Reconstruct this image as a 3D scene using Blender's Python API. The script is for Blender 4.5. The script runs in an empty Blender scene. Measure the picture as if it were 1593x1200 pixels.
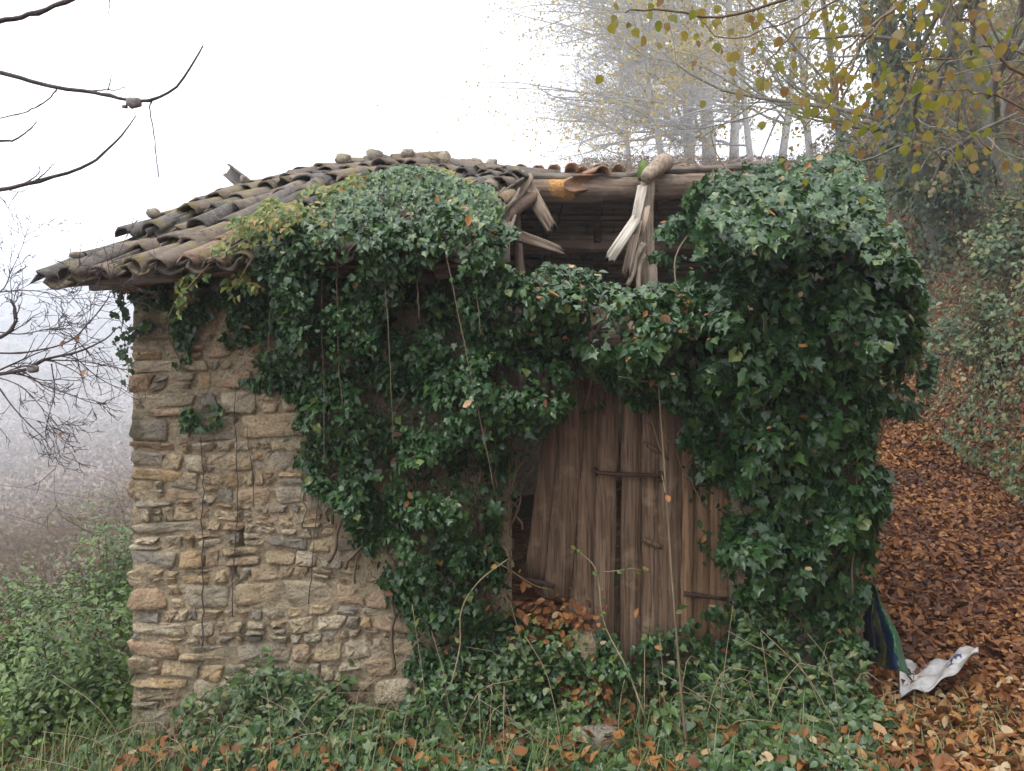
import bpy, math, random
import numpy as np
from mathutils import Vector, Matrix

random.seed(11)
rng = np.random.default_rng(11)
SC = bpy.context.scene
COL = SC.collection

# ------------------------------------------------------------------ camera, sky, sun, exposure
F, CX, CY, CZ = 1226.0, 796.5, 600.0, 1.6          # focal length and centre in photo pixels, eye height
cam_d = bpy.data.cameras.new('camera'); cam = bpy.data.objects.new('camera', cam_d); COL.objects.link(cam)
cam.location = (0, 0, CZ); cam.rotation_euler = (math.pi / 2, 0, 0)
cam_d.angle = 2 * math.atan(CX / F); cam_d.clip_start = 0.05; cam_d.clip_end = 4000
SC.camera = cam

SUN_EL, SUN_AZ = math.radians(62), math.radians(222)   # azimuth clockwise from +Y
w = bpy.data.worlds.new('World'); SC.world = w; w.use_nodes = True
nt = w.node_tree; nt.nodes.clear()
sky = nt.nodes.new('ShaderNodeTexSky'); sky.sky_type = 'NISHITA'; sky.sun_disc = False
sky.sun_elevation = SUN_EL; sky.sun_rotation = SUN_AZ
hs = nt.nodes.new('ShaderNodeHueSaturation'); hs.inputs['Saturation'].default_value = 0.12
mx = nt.nodes.new('ShaderNodeMix'); mx.data_type = 'RGBA'; mx.inputs[0].default_value = 0.86
mx.inputs[7].default_value = (11.8, 12.1, 12.8, 1)      # flat cloud light
bg = nt.nodes.new('ShaderNodeBackground'); bg.inputs['Strength'].default_value = 0.12
wo = nt.nodes.new('ShaderNodeOutputWorld')
nt.links.new(sky.outputs[0], hs.inputs['Color']); nt.links.new(hs.outputs[0], mx.inputs[6])
nt.links.new(mx.outputs[2], bg.inputs['Color']); nt.links.new(bg.outputs[0], wo.inputs['Surface'])

sun_d = bpy.data.lights.new('sun', 'SUN'); sun_d.energy = 1.5; sun_d.angle = math.radians(22); sun_d.color = (1.0, 0.96, 0.9)
sun = bpy.data.objects.new('sun', sun_d); COL.objects.link(sun)
sd = Vector((math.sin(SUN_AZ) * math.cos(SUN_EL), math.cos(SUN_AZ) * math.cos(SUN_EL), math.sin(SUN_EL)))
sun.rotation_euler = (-sd).to_track_quat('-Z', 'Y').to_euler(); sun.location = (0, -10, 20)

SC.view_settings.view_transform = 'Standard'; SC.view_settings.look = 'None'
SC.view_settings.exposure = 0.92; SC.view_settings.gamma = 1.0
SC.render.engine = 'CYCLES'
SC.cycles.use_denoising = True
SC.cycles.max_bounces = 6; SC.cycles.diffuse_bounces = 3; SC.cycles.glossy_bounces = 2
SC.cycles.transmission_bounces = 2; SC.cycles.volume_bounces = 2; SC.cycles.transparent_max_bounces = 4
HAZE_DENSITY = 0.0021

# ------------------------------------------------------------------ helpers
def at(px, py, Y):
    return np.array([(px - CX) * Y / F, Y, CZ - (py - CY) * Y / F])
def proj(P):
    P = np.asarray(P); return CX + P[..., 0] / P[..., 1] * F, CY - (P[..., 2] - CZ) / P[..., 1] * F
def sstep(a, b, x):
    t = np.clip((x - a) / (b - a), 0, 1); return t * t * (3 - 2 * t)
def nrm(v):
    v = np.asarray(v, float); return v / np.maximum(np.linalg.norm(v, axis=-1, keepdims=True), 1e-9)
_W = {}
def wob(x, y, scale=1.0, seed=0):
    """smooth pseudo noise in about -1..1"""
    if seed not in _W:
        r = np.random.default_rng(1000 + seed); a = r.uniform(0, 2 * math.pi, 9); k = r.uniform(.5, 2.4, 9)
        _W[seed] = (np.cos(a) * k, np.sin(a) * k, r.uniform(0, 6.28, 9), 1 / k)
    ca, sa, ph, am = _W[seed]
    x = np.asarray(x, float)[..., None] / scale; y = np.asarray(y, float)[..., None] / scale
    return (np.sin(x * ca * 2 + y * sa * 2 + ph) * am).sum(-1) / am.sum() * 1.9
def inside(poly, x, y):
    x = np.asarray(x); y = np.asarray(y); c = np.zeros(x.shape, bool); n = len(poly)
    for i in range(n):
        x0, y0 = poly[i]; x1, y1 = poly[(i + 1) % n]
        if y0 == y1: continue
        t = ((y0 > y) != (y1 > y)) & (x < (x1 - x0) * (y - y0) / (y1 - y0) + x0)
        c ^= t
    return c
def link(name, data, parent=None):
    o = bpy.data.objects.new(name, data); COL.objects.link(o); o.parent = parent; return o
def empty(name, loc=(0, 0, 0)):
    o = link(name, None); o.location = loc; o.empty_display_size = .1; return o
def tag(o, label=None, cat=None, group=None, kind=None):
    if label: o['label'] = label
    if cat: o['category'] = cat
    if group: o['group'] = group
    if kind: o['kind'] = kind
    return o
def child(name, me, parent):
    """a part whose mesh is written in world coordinates"""
    o = link(name, me, parent)
    o.location = -np.array(world_loc(parent)); return o
def world_loc(o):
    v = Vector((0, 0, 0))
    while o: v += o.location; o = o.parent
    return v
def mesh(name, V, Fc, mat, rnd=None, luv=None, smooth=False):
    """V (n,3); Fc list of int arrays each (m,k)"""
    me = bpy.data.meshes.new(name); V = np.asarray(V, np.float32)
    Fc = [np.asarray(f, np.int32) for f in Fc if len(f)]
    loops = np.concatenate([f.ravel() for f in Fc]); tot = np.concatenate([np.full(len(f), f.shape[1], np.int32) for f in Fc])
    start = np.concatenate([[0], np.cumsum(tot)[:-1]]).astype(np.int32)
    me.vertices.add(len(V)); me.vertices.foreach_set('co', V.ravel())
    me.loops.add(len(loops)); me.loops.foreach_set('vertex_index', loops)
    me.polygons.add(len(tot)); me.polygons.foreach_set('loop_start', start); me.polygons.foreach_set('loop_total', tot)
    if smooth: me.polygons.foreach_set('use_smooth', np.ones(len(tot), bool))
    if rnd is not None:
        a = me.attributes.new('rnd', 'FLOAT', 'POINT')
        a.data.foreach_set('value', np.broadcast_to(np.asarray(rnd, np.float32), (len(V),)).copy())
    if luv is not None:
        a = me.attributes.new('luv', 'FLOAT_VECTOR', 'POINT'); a.data.foreach_set('vector', np.asarray(luv, np.float32).ravel())
    me.materials.append(mat); me.update(calc_edges=True); me.validate()
    return me
class Bag:
    """collects pieces that become one mesh"""
    def __init__(s): s.V = []; s.F = {}; s.R = []; s.n = 0
    def add(s, V, Fc, rnd=0.0):
        V = np.asarray(V, float); s.V.append(V); s.R.append(np.broadcast_to(np.asarray(rnd, float), (len(V),)))
        for f in Fc:
            f = np.asarray(f)
            if len(f): s.F.setdefault(f.shape[1], []).append(f + s.n)
        s.n += len(V)
    def mesh(s, name, mat, smooth=False):
        return mesh(name, np.concatenate(s.V), [np.concatenate(v) for v in s.F.values()], mat, np.concatenate(s.R), smooth=smooth)

def tube(pts, rad, sides=5, cap=True):
    pts = np.asarray(pts, float); n = len(pts); rad = np.broadcast_to(np.asarray(rad, float), (n,))
    d = np.gradient(pts, axis=0); d = nrm(d)
    ref = np.array([0, 0, 1.0]) if abs(d[n // 2][2]) < .85 else np.array([1.0, 0, 0])
    u = nrm(np.cross(d, ref)); v = np.cross(d, u)
    a = np.arange(sides) / sides * 2 * math.pi
    V = pts[:, None] + rad[:, None, None] * (np.cos(a)[None, :, None] * u[:, None] + np.sin(a)[None, :, None] * v[:, None])
    V = V.reshape(-1, 3); i = np.arange(n - 1)[:, None] * sides; j = np.arange(sides)[None]
    k = (j + 1) % sides
    Q = np.stack([i + j, i + k, i + sides + k, i + sides + j], -1).reshape(-1, 4)
    Fc = [Q]
    if cap:
        V = np.concatenate([V, pts[:1], pts[-1:]]); c0 = n * sides
        j = np.arange(sides); k = (j + 1) % sides
        Fc.append(np.concatenate([np.stack([j * 0 + c0, k, j], -1), np.stack([j * 0 + c0 + 1, (n - 1) * sides + j, (n - 1) * sides + k], -1)]))
    return V, Fc
def curve(ctrl, n=12):
    """Catmull-Rom through control points"""
    c = np.asarray(ctrl, float)
    if len(c) == 2: return c[0] + (c[1] - c[0]) * np.linspace(0, 1, n)[:, None]
    c = np.concatenate([[2 * c[0] - c[1]], c, [2 * c[-1] - c[-2]]]); out = []
    m = len(c) - 3; t = np.linspace(0, m, n)
    for q in t:
        i = min(int(q), m - 1); f = q - i; p0, p1, p2, p3 = c[i:i + 4]
        out.append(.5 * (2 * p1 + (p2 - p0) * f + (2 * p0 - 5 * p1 + 4 * p2 - p3) * f * f + (3 * p1 - p0 - 3 * p2 + p3) * f ** 3))
    return np.array(out)
def plank(a, b, w0, w1, t, face, n=6, jit=.004, seed=0, split=0.0):
    """board from a to b, widths w0 / w1, thickness t, wide side facing `face`; ragged ends, slightly warped"""
    r = np.random.default_rng(seed); a = np.asarray(a, float); b = np.asarray(b, float)
    d = nrm(b - a); nn = np.asarray(face, float); nn = nrm(nn - d * (nn @ d)); s = np.cross(d, nn)
    ts = np.linspace(0, 1, n); V = []
    for i, q in enumerate(ts):
        c = a + (b - a) * q + s * r.normal(0, jit) + nn * r.normal(0, jit)
        wd = (w0 + (w1 - w0) * q) / 2
        e0, e1 = (r.uniform(-1, 1, 2) * split if i in (0, n - 1) else (0, 0))
        j = r.normal(0, jit * .7, 4)
        V += [c - s * (wd + j[0]) - nn * t / 2 + d * e0, c + s * (wd + j[1]) - nn * t / 2 + d * e1,
              c + s * (wd + j[2]) + nn * t / 2 + d * e1, c - s * (wd + j[3]) + nn * t / 2 + d * e0]
    Q = []
    for i in range(n - 1):
        for k in range(4):
            Q.append([i * 4 + k, i * 4 + (k + 1) % 4, i * 4 + 4 + (k + 1) % 4, i * 4 + 4 + k])
    Q += [[3, 2, 1, 0], [(n - 1) * 4 + k for k in range(4)]]
    return np.array(V), [np.array(Q)]
def log(ctrl, r0, r1, n=24, sides=12, rough=.12, seed=0):
    r = np.random.default_rng(seed); p = curve(ctrl, n)
    V, Fc = tube(p, np.linspace(r0, r1, n), sides)
    m = n * sides; c = np.repeat(p, sides, 0)
    g = r.normal(0, 1, (n, sides)); g = (g + np.roll(g, 1, 0) + np.roll(g, -1, 0) + np.roll(g, 1, 1)) / 4
    V[:m] = c + (V[:m] - c) * (1 + rough * g.reshape(-1, 1)); return V, Fc
def boulder(c, r, seed=0, sq=(1, 1, 1)):
    """angular field stone"""
    q = np.random.default_rng(seed); nu, nv = 9, 6; V = []
    ph = q.uniform(0, 6.28, 6)
    for i in range(nv + 1):
        th = math.pi * i / nv
        for j in range(nu):
            a = 2 * math.pi * j / nu
            d = np.array([math.sin(th) * math.cos(a), math.sin(th) * math.sin(a), math.cos(th)])
            d = np.sign(d) * np.abs(d) ** .8
            k = 1 + .14 * math.sin(3 * a + ph[0]) * math.sin(th) + .1 * math.sin(2 * a + 3 * th + ph[1]) + q.normal(0, .05) * (0 < i < nv)
            V.append(np.array(c) + d * k * r * np.array(sq))
    Q = [[i * nu + j, i * nu + (j + 1) % nu, (i + 1) * nu + (j + 1) % nu, (i + 1) * nu + j] for i in range(nv) for j in range(nu)]
    return np.array(V), [np.array(Q)]

# ------------------------------------------------------------------ leaf templates (x right, y to the tip, z out)
def template(half, centre, fold=.25, droop=.25):
    pts = list(half) + [(-x, y) for x, y in reversed(half) if x > 1e-6]
    ring = [(x, y) for x, y in pts]; cs = centre
    P = np.array([(0, cs)] + ring, float)
    z = fold * np.abs(P[:, 0]) - droop * P[:, 1] ** 2
    V = np.column_stack([P[:, 0], P[:, 1], z]); m = len(ring)
    T = np.array([[0, 1 + k, 1 + (k + 1) % m] for k in range(m)])
    return V, T
IVY = template([(0, .05), (.2, -.1), (.46, .02), (.33, .24), (.5, .5), (.2, .55), (0, 1.0)], .3, .22, .22)
IVY_B = template([(0, .04), (.24, -.06), (.42, .12), (.36, .3), (.40, .55), (.18, .68), (0, .98)], .32, .3, .3)
OVATE = template([(0, 0), (.22, .12), (.33, .38), (.22, .7), (0, 1.0)], .42, .35, .3)
ROUND = template([(0, 0), (.25, .04), (.42, .3), (.38, .6), (.2, .82), (0, 1.0)], .42, .15, .2)
DEAD = template([(0, 0), (.2, .15), (.34, .4), (.24, .72), (0, 1.0)], .45, .75, -.5)
DEAD_B = template([(0, 0), (.26, .1), (.36, .45), (.2, .8), (0, .95)], .4, -.5, .55)
LANCE = template([(0, 0), (.15, .3), (.13, .6), (0, 1.0)], .4, .4, .4)

def leaves(P, N, T, S, tpl, rnd):
    P = np.asarray(P, float); N = nrm(N); T = np.asarray(T, float); T = nrm(T - N * (T * N).sum(-1, keepdims=True)); B = np.cross(T, N)
    tv, tf = tpl; S = np.broadcast_to(np.asarray(S, float), (len(P),)); k = len(tv)
    gw = np.random.default_rng(len(P)); wx_ = gw.uniform(.72, 1.22, (len(P), 1, 1)); wz_ = gw.uniform(.1, 1.9, (len(P), 1, 1)); sk = gw.normal(0, .12, (len(P), 1, 1)); sg = gw.normal(0, .035, (len(P), k, 1))
    V = P[:, None] + S[:, None, None] * ((tv[None, :, 0:1] * wx_ + sk * tv[None, :, 1:2]) * B[:, None] + tv[None, :, 1:2] * T[:, None] + (tv[None, :, 2:3] * wz_ + sg) * N[:, None])
    Fc = (np.arange(len(P))[:, None, None] * k + tf[None]).reshape(-1, 3)
    return V.reshape(-1, 3), Fc, np.repeat(rnd, k), np.tile(tv, (len(P), 1))
def leaf_mesh(name, sets, mat):
    """sets: list of (P,N,T,S,template,rnd) -> one mesh"""
    Vs, Fs, Rs, Us, n = [], [], [], [], 0
    for s in sets:
        if len(s[0]) == 0: continue
        V, Fc, R, U = leaves(*s); Vs.append(V); Fs.append(Fc + n); Rs.append(R); Us.append(U); n += len(V)
    return mesh(name, np.concatenate(Vs), [np.concatenate(Fs)], mat, np.concatenate(Rs), np.concatenate(Us), smooth=True)
_LV = {}
def leaf_variant(kind, tpl, mat, q, nq=10):
    key = (kind, q)
    if key not in _LV:
        r = np.random.default_rng(hash(kind) % 1000 + q if False else len(kind) * 31 + q)
        tv = tpl[0].copy(); tv[:, 2] += r.normal(0, .05, len(tv)); tv[:, :2] *= 1 + r.normal(0, .05, (len(tv), 2))
        _LV[key] = mesh(kind + '_leaf', tv, [tpl[1]], mat, (q + .5) / nq, tv, smooth=True)
    return _LV[key]
def leaf_objects(parent, P, N, T, S, kind, tpl, mat, name='leaf'):
    off = np.array(world_loc(parent)); N = nrm(N); T = nrm(T - N * (T * N).sum(-1, keepdims=True)); B = np.cross(T, N)
    for i in range(len(P)):
        o = link(name, leaf_variant(kind, tpl, mat, random.randrange(10)), parent)
        M = np.eye(4); M[:3, 0] = B[i] * S[i]; M[:3, 1] = T[i] * S[i]; M[:3, 2] = N[i] * S[i]; M[:3, 3] = P[i] - off
        o.matrix_local = Matrix(M.tolist())

# ------------------------------------------------------------------ materials
def lin(*c):
    return tuple(((v / 255) / 12.92 if v / 255 <= .04045 else ((v / 255 + .055) / 1.055) ** 2.4) for v in c) + (1,)
class M:
    def __init__(s, name):
        s.m = bpy.data.materials.new(name); s.m.use_nodes = True; s.nt = s.m.node_tree; s.nt.nodes.clear()
        s.out = s.nt.nodes.new('ShaderNodeOutputMaterial')
    def n(s, typ, ins=None, **props):
        nd = s.nt.nodes.new('ShaderNode' + typ)
        for k, v in props.items(): setattr(nd, k, v)
        for k, v in (ins or {}).items():
            sk = nd.inputs[k]
            if hasattr(v, 'is_output'): s.nt.links.new(v, sk)
            else: sk.default_value = v
        return nd
    def noise(s, vec, scale, detail=4, rough=.55, dist=0.0):
        return s.n('TexNoise', {'Vector': vec, 'Scale': scale, 'Detail': detail, 'Roughness': rough, 'Distortion': dist}).outputs['Fac']
    def ramp(s, fac, stops, interp='LINEAR'):
        nd = s.n('ValToRGB', {'Fac': fac}); cr = nd.color_ramp; cr.interpolation = interp
        while len(cr.elements) > 1: cr.elements.remove(cr.elements[-1])
        for i, (p, c) in enumerate(stops):
            e = cr.elements[0] if i == 0 else cr.elements.new(p)
            e.position = p; e.color = c if len(c) == 4 else (*c, 1)
        return nd.outputs[0]
    def f(s, fac, a, b):
        return s.ramp(fac, [(a, (0, 0, 0)), (b, (1, 1, 1))])
    def mix(s, fac, a, b, mode='MIX'):
        nd = s.n('Mix', {0: fac, 6: a, 7: b}, data_type='RGBA', blend_type=mode); return nd.outputs[2]
    def math(s, op, a, b=0.0):
        return s.n('Math', {0: a, 1: b}, operation=op).outputs[0]
    def coord(s): return s.n('TexCoord').outputs['Object']
    def pos(s): return s.n('NewGeometry').outputs['Position']
    def rnd(s):
        a = s.n('Attribute', attribute_name='rnd').outputs['Fac']; o = s.n('ObjectInfo').outputs['Random']
        return s.math('FRACT', s.math('ADD', a, o))
    def arnd(s): return s.n('Attribute', attribute_name='rnd').outputs['Fac']
    def scale(s, v, sc, loc=(0, 0, 0)): return s.n('Mapping', {'Vector': v, 'Scale': sc, 'Location': loc}).outputs[0]
    def bump(s, h, strength=.5, dist=.02, nrm_=None):
        ins = {'Height': h, 'Strength': strength, 'Distance': dist}
        if nrm_ is not None: ins['Normal'] = nrm_
        return s.n('Bump', ins).outputs[0]
    def bsdf(s, color, rough=.9, normal=None, spec=.3, trans=0.0, tcol=None):
        ins = {'Base Color': color, 'Roughness': rough, 'Specular IOR Level': spec}
        if normal is not None: ins['Normal'] = normal
        b = s.n('BsdfPrincipled', ins).outputs[0]
        if trans > 0:
            t = s.n('BsdfTranslucent', {'Color': tcol if tcol is not None else color}).outputs[0]
            b = s.n('MixShader', {0: trans, 1: b, 2: t}).outputs[0]
        s.nt.links.new(b, s.out.inputs['Surface']); return s.m

def make_stone():
    m = M('rubble_stone'); p = m.pos(); r = m.arnd()
    base = m.ramp(r, [(0, (.42, .31, .19)), (.12, (.46, .29, .13)), (.20, (.42, .36, .27)), (.36, (.29, .26, .22)), (.44, (.15, .155, .17)), (.51, (.42, .28, .18)),
                      (.64, (.49, .39, .26)), (.72, (.33, .20, .12)), (.80, (.43, .32, .19)), (.89, (.24, .23, .21)), (.95, (.54, .46, .35))], 'CONSTANT')
    n1 = m.noise(p, 9, 6, .62, .6); n2 = m.noise(p, 55, 5, .65)
    c = m.mix(m.f(n1, .3, .7), m.mix(.55, base, (.38, .30, .20, 1)), base)
    c = m.mix(m.math('MULTIPLY', m.f(n2, .44, .66), .7), c, (.10, .08, .06, 1))
    c = m.mix(m.math('MULTIPLY', m.f(m.noise(p, 130, 3, .6), .55, .7), .5), c, (.52, .46, .36, 1))
    c = m.mix(m.math('MULTIPLY', m.f(m.noise(p, 4.2, 5, .6, .8), .52, .66), .4), c, (.48, .40, .29, 1))
    c = m.mix(.12, c, (.44, .39, .32, 1)); c = m.mix(1.0, c, (1.22, 1.20, 1.12, 1), 'MULTIPLY')
    x = m.n('SeparateXYZ', {0: p})
    left = m.n('MapRange', {0: x.outputs[0], 1: -2.0, 2: -2.45, 3: 0, 4: 1}).outputs[0]
    moss = m.math('MULTIPLY', m.f(m.noise(p, 3.1, 5, .65), .44, .62), m.math('ADD', .26, m.math('MULTIPLY', left, .6)))
    c = m.mix(moss, c, m.mix(m.f(n2, .4, .6), (.045, .05, .02, 1), (.13, .12, .07, 1)))
    st = m.scale(p, (3, 3, 22))
    b = m.bump(m.noise(st, 3, 5, .6), .3, .02, m.bump(n2, .9, .02, m.bump(n1, 1.0, .05)))
    return m.bsdf(c, .92, b, .2)
def make_mortar():
    m = M('old_mortar'); p = m.pos()
    n1 = m.noise(p, 5, 6, .6, .4); n2 = m.noise(p, 38, 6, .7)
    c = m.ramp(n1, [(.25, (.26, .205, .14)), (.45, (.40, .315, .205)), (.6, (.46, .365, .24)), (.8, (.34, .30, .24))])
    c = m.mix(m.math('MULTIPLY', m.f(n2, .45, .7), .75), c, (.11, .09, .07, 1))
    c = m.mix(m.math('MULTIPLY', m.f(m.noise(p, 14, 4, .6), .58, .68), .5), c, (.46, .34, .19, 1))
    c = m.mix(.18, c, (.44, .40, .34, 1)); c = m.mix(1.0, c, (1.18, 1.16, 1.10, 1), 'MULTIPLY')
    x = m.n('SeparateXYZ', {0: p})
    left = m.n('MapRange', {0: x.outputs[0], 1: -2.0, 2: -2.45, 3: 0, 4: 1}).outputs[0]
    moss = m.math('MULTIPLY', m.f(m.noise(p, 3.1, 5, .65), .44, .62), m.math('ADD', .15, m.math('MULTIPLY', left, .6)))
    c = m.mix(moss, c, (.06, .06, .03, 1))
    return m.bsdf(c, .95, m.bump(n2, 1.0, .035, m.bump(m.noise(p, 16, 4, .6), 1.0, .06)), .15)
def make_tile():
    m = M('clay_tile'); p = m.pos(); r = m.rnd()
    base = m.ramp(r, [(0, (.21, .155, .115)), (.2, (.15, .125, .105)), (.38, (.25, .19, .14)), (.55, (.10, .088, .082)), (.68, (.24, .175, .125)), (.82, (.16, .142, .13)), (.95, (.30, .18, .115))], 'CONSTANT')
    n1 = m.noise(p, 14, 6, .62, .5); n2 = m.noise(p, 70, 4, .6)
    c = m.mix(m.f(n1, .32, .68), m.mix(.5, base, (.09, .08, .072, 1)), base)
    c = m.mix(m.math('MULTIPLY', m.f(m.noise(p, 26, 5, .6), .56, .64), .5), c, (.30, .27, .21, 1))
    c = m.mix(.3, c, (.07, .065, .06, 1))
    c = m.mix(m.math('MULTIPLY', m.f(m.noise(p, 7, 5, .6, .8), .53, .63), .65), c, (.20, .165, .06, 1))
    c = m.mix(m.math('MULTIPLY', m.f(m.noise(m.scale(p, (1, 1, 1), (5, 3, 1)), 9, 5, .6, .8), .56, .66), .8), c, (.04, .036, .032, 1))
    return m.bsdf(c, .93, m.bump(n2, .5, .006, m.bump(n1, .7, .012)), .2)
def make_terracotta():
    m = M('terracotta_tile'); p = m.pos(); r = m.rnd()
    base = m.ramp(r, [(0, (.40, .20, .11)), (.3, (.30, .16, .095)), (.55, (.45, .27, .17)), (.8, (.25, .155, .10))])
    n1 = m.noise(p, 22, 5, .6, .5)
    c = m.mix(m.f(n1, .35, .7), m.mix(.5, base, (.13, .09, .07, 1)), base)
    return m.bsdf(c, .9, m.bump(n1, .6, .01), .2)
def make_wood(name, cols, axis, grain=60, patch=None, knots=.35, rot=(.05, .035, .022)):
    m = M(name); p = m.pos(); r = m.rnd()
    sc = [grain, grain, grain]; sc[axis] = grain * .03
    off = m.n('CombineXYZ', {0: m.math('MULTIPLY', r, 31), 1: m.math('MULTIPLY', r, 17), 2: m.math('MULTIPLY', r, 7)}).outputs[0]
    q = m.n('VectorMath', {0: p, 1: off}, operation='ADD').outputs[0]
    g = m.noise(m.scale(q, tuple(sc)), 1.0, 6, .65, .6)
    sc2 = [v * .25 for v in sc]; g2 = m.noise(m.scale(q, tuple(sc2)), 1.0, 5, .6, 1.0)
    c = m.ramp(g2, [(.25, cols[0]), (.5, cols[1]), (.75, cols[2])])
    c = m.mix(m.math('MULTIPLY', m.f(g, .47, .62), .75), c, (*rot, 1))
    c = m.mix(m.math('MULTIPLY', m.f(m.noise(q, 6, 4, .6), .55, .7), knots), c, (*[v * 1.5 for v in cols[2]], 1))
    c = m.mix(m.math('MULTIPLY', r, .35), c, (*[v * .55 for v in cols[0]], 1))
    if patch:
        d = m.n('VectorMath', {0: m.scale(p, (1 / patch[1], 2.2, 1 / patch[2]), tuple([-patch[0][0] / patch[1], -patch[0][1] * 2.2, -patch[0][2] / patch[2]]))}, operation='LENGTH').outputs['Value']
        e = m.f(m.math('MULTIPLY', m.math('ADD', d, m.math('MULTIPLY', m.noise(p, 12, 5, .6), .9)), .5), .78, .66)
        c = m.mix(e, c, m.ramp(m.noise(p, 45, 5, .7), [(.3, (.20, .09, .03)), (.5, (.50, .26, .09)), (.7, (.62, .40, .19))]))
    return m.bsdf(c, .9, m.bump(g, .9, .012, m.bump(g2, .5, .01)), .2)
def make_leaf(name, stops, rough=.38, vein=None, spec=.5, trans=.12, tint=None, noise_amt=.35, obj=False):
    m = M(name); r = m.rnd() if obj else m.arnd(); p = m.pos()
    c = m.ramp(r, stops)
    c = m.mix(m.math('MULTIPLY', m.f(m.noise(p, 40, 3, .6), .35, .7), noise_amt), c, m.mix(.5, c, (.01, .012, .008, 1)))
    if vein:
        s = m.n('SeparateXYZ', {0: m.n('Attribute', attribute_name='luv').outputs['Vector']})
        ax = m.math('ABSOLUTE', s.outputs[0])
        mid = m.f(ax, .03, .012)
        lat = m.f(m.math('ABSOLUTE', m.math('SUBTRACT', m.math('MULTIPLY', m.math('SUBTRACT', s.outputs[1], .1), .9), ax)), .035, .015)
        lat2 = m.f(m.math('ABSOLUTE', m.math('ADD', m.math('SUBTRACT', s.outputs[1], .1), m.math('MULTIPLY', ax, .12))), .03, .012)
        c = m.mix(m.math('MULTIPLY', m.math('MAXIMUM', mid, m.math('MAXIMUM', lat, lat2)), .45), c, (*vein, 1))
    tc = m.mix(.5, c, m.mix(1.0, c, (1.6, 1.8, .6, 1), 'MULTIPLY'))
    return m.bsdf(c, rough, m.bump(m.noise(p, 90, 2, .5), .15, .004), spec, trans, tc)
def make_plain(name, a, b, scale=20, rough=.9, bump=.4, spec=.2):
    m = M(name); p = m.pos(); n = m.noise(p, scale, 5, .62, .3)
    return m.bsdf(m.ramp(n, [(.3, a), (.7, b)]), rough, m.bump(n, bump, .02), spec)
def make_bark(name, a, b, mossc=None):
    m = M(name); p = m.pos(); n = m.noise(m.scale(p, (1, 1, .2)), 22, 6, .65, .6)
    c = m.ramp(n, [(.3, a), (.7, b)])
    if mossc: c = m.mix(m.math('MULTIPLY', m.f(m.noise(p, 2.2, 4, .6), .45, .6), .8), c, (*mossc, 1))
    return m.bsdf(c, .92, m.bump(n, .8, .03), .15)

STONE, MORTAR, TILE, TERRA = make_stone(), make_mortar(), make_tile(), make_terracotta()
WOOD_DOOR = make_wood('door_wood', [(.14, .085, .05), (.26, .17, .108), (.40, .285, .195)], 2, 80, rot=(.045, .03, .02))
WOOD_PANEL = make_wood('door_panel_wood', [(.20, .115, .06), (.31, .185, .10), (.38, .25, .15)], 2, 60)
WOOD_GREY = make_wood('weathered_timber', [(.24, .18, .125), (.36, .285, .21), (.45, .38, .30)], 2, 50, rot=(.10, .07, .05))
WOOD_PALE = make_wood('bleached_timber', [(.36, .31, .25), (.50, .45, .38), (.58, .54, .48)], 2, 50, rot=(.20, .16, .12))
bp = at(880, 290, 7.36)
WOOD_BEAM = make_wood('ridge_timber', [(.17, .12, .085), (.29, .22, .16), (.40, .33, .26)], 0, 30, patch=((bp[0], bp[1], bp[2]), .17, .12), rot=(.08, .055, .04))
WOOD_DARK = make_wood('old_roof_timber', [(.13, .082, .058), (.20, .135, .095), (.27, .19, .14)], 0, 40, rot=(.05, .032, .024))
WOOD_LATH = make_wood('roof_lath', [(.24, .17, .12), (.36, .27, .20), (.45, .35, .27)], 0, 40, rot=(.08, .055, .04))
WOOD_EAVE = make_wood('eave_board_wood', [(.11, .085, .068), (.18, .15, .12), (.26, .22, .18)], 0, 45)
IRON = make_plain('rusty_iron', (.035, .022, .018), (.10, .05, .032), 60, .7, .5, .4)
G_IVY = [(0, (.014, .042, .010)), (.25, (.026, .070, .015)), (.5, (.022, .060, .022)), (.72, (.044, .10, .020)), (.86, (.065, .13, .028)), (.93, (.11, .16, .04)), (1, (.20, .21, .06))]
L_IVY = make_leaf('ivy_leaf', G_IVY, .34, vein=(.08, .13, .05), trans=.14, spec=.42)
G_VINE = [(0, (.05, .10, .02)), (.3, (.09, .15, .03)), (.55, (.17, .20, .04)), (.75, (.28, .25, .05)), (.9, (.33, .2, .06)), (1, (.22, .10, .04))]
L_VINE = make_leaf('vine_leaf', G_VINE, .5, trans=.3)
G_DEAD = [(0, (.045, .016, .008)), (.2, (.085, .028, .011)), (.4, (.165, .060, .018)), (.58, (.25, .10, .028)), (.75, (.34, .155, .046)), (.88, (.35, .20, .085)), (1, (.42, .31, .18))]
L_DEAD = make_leaf('dead_leaf', G_DEAD, .62, trans=.08, spec=.35)
G_WEED = [(0, (.022, .055, .014)), (.3, (.045, .10, .022)), (.55, (.08, .145, .032)), (.75, (.085, .14, .075)), (.9, (.15, .19, .07)), (1, (.24, .22, .09))]
L_WEED = make_leaf('weed_leaf', G_WEED, .42, trans=.2)
G_BUSH = [(0, (.05, .10, .012)), (.35, (.085, .145, .028)), (.65, (.12, .19, .035)), (.85, (.18, .24, .045)), (1, (.33, .31, .06))]
L_BUSH = make_leaf('bush_leaf', G_BUSH, .42, trans=.2)
G_BANK = [(0, (.03, .06, .02)), (.35, (.05, .09, .026)), (.6, (.08, .12, .034)), (.75, (.16, .16, .04)), (.87, (.22, .15, .055)), (1, (.30, .18, .08))]
L_BANK = make_leaf('bank_leaf', G_BANK, .45, trans=.15)
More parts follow.
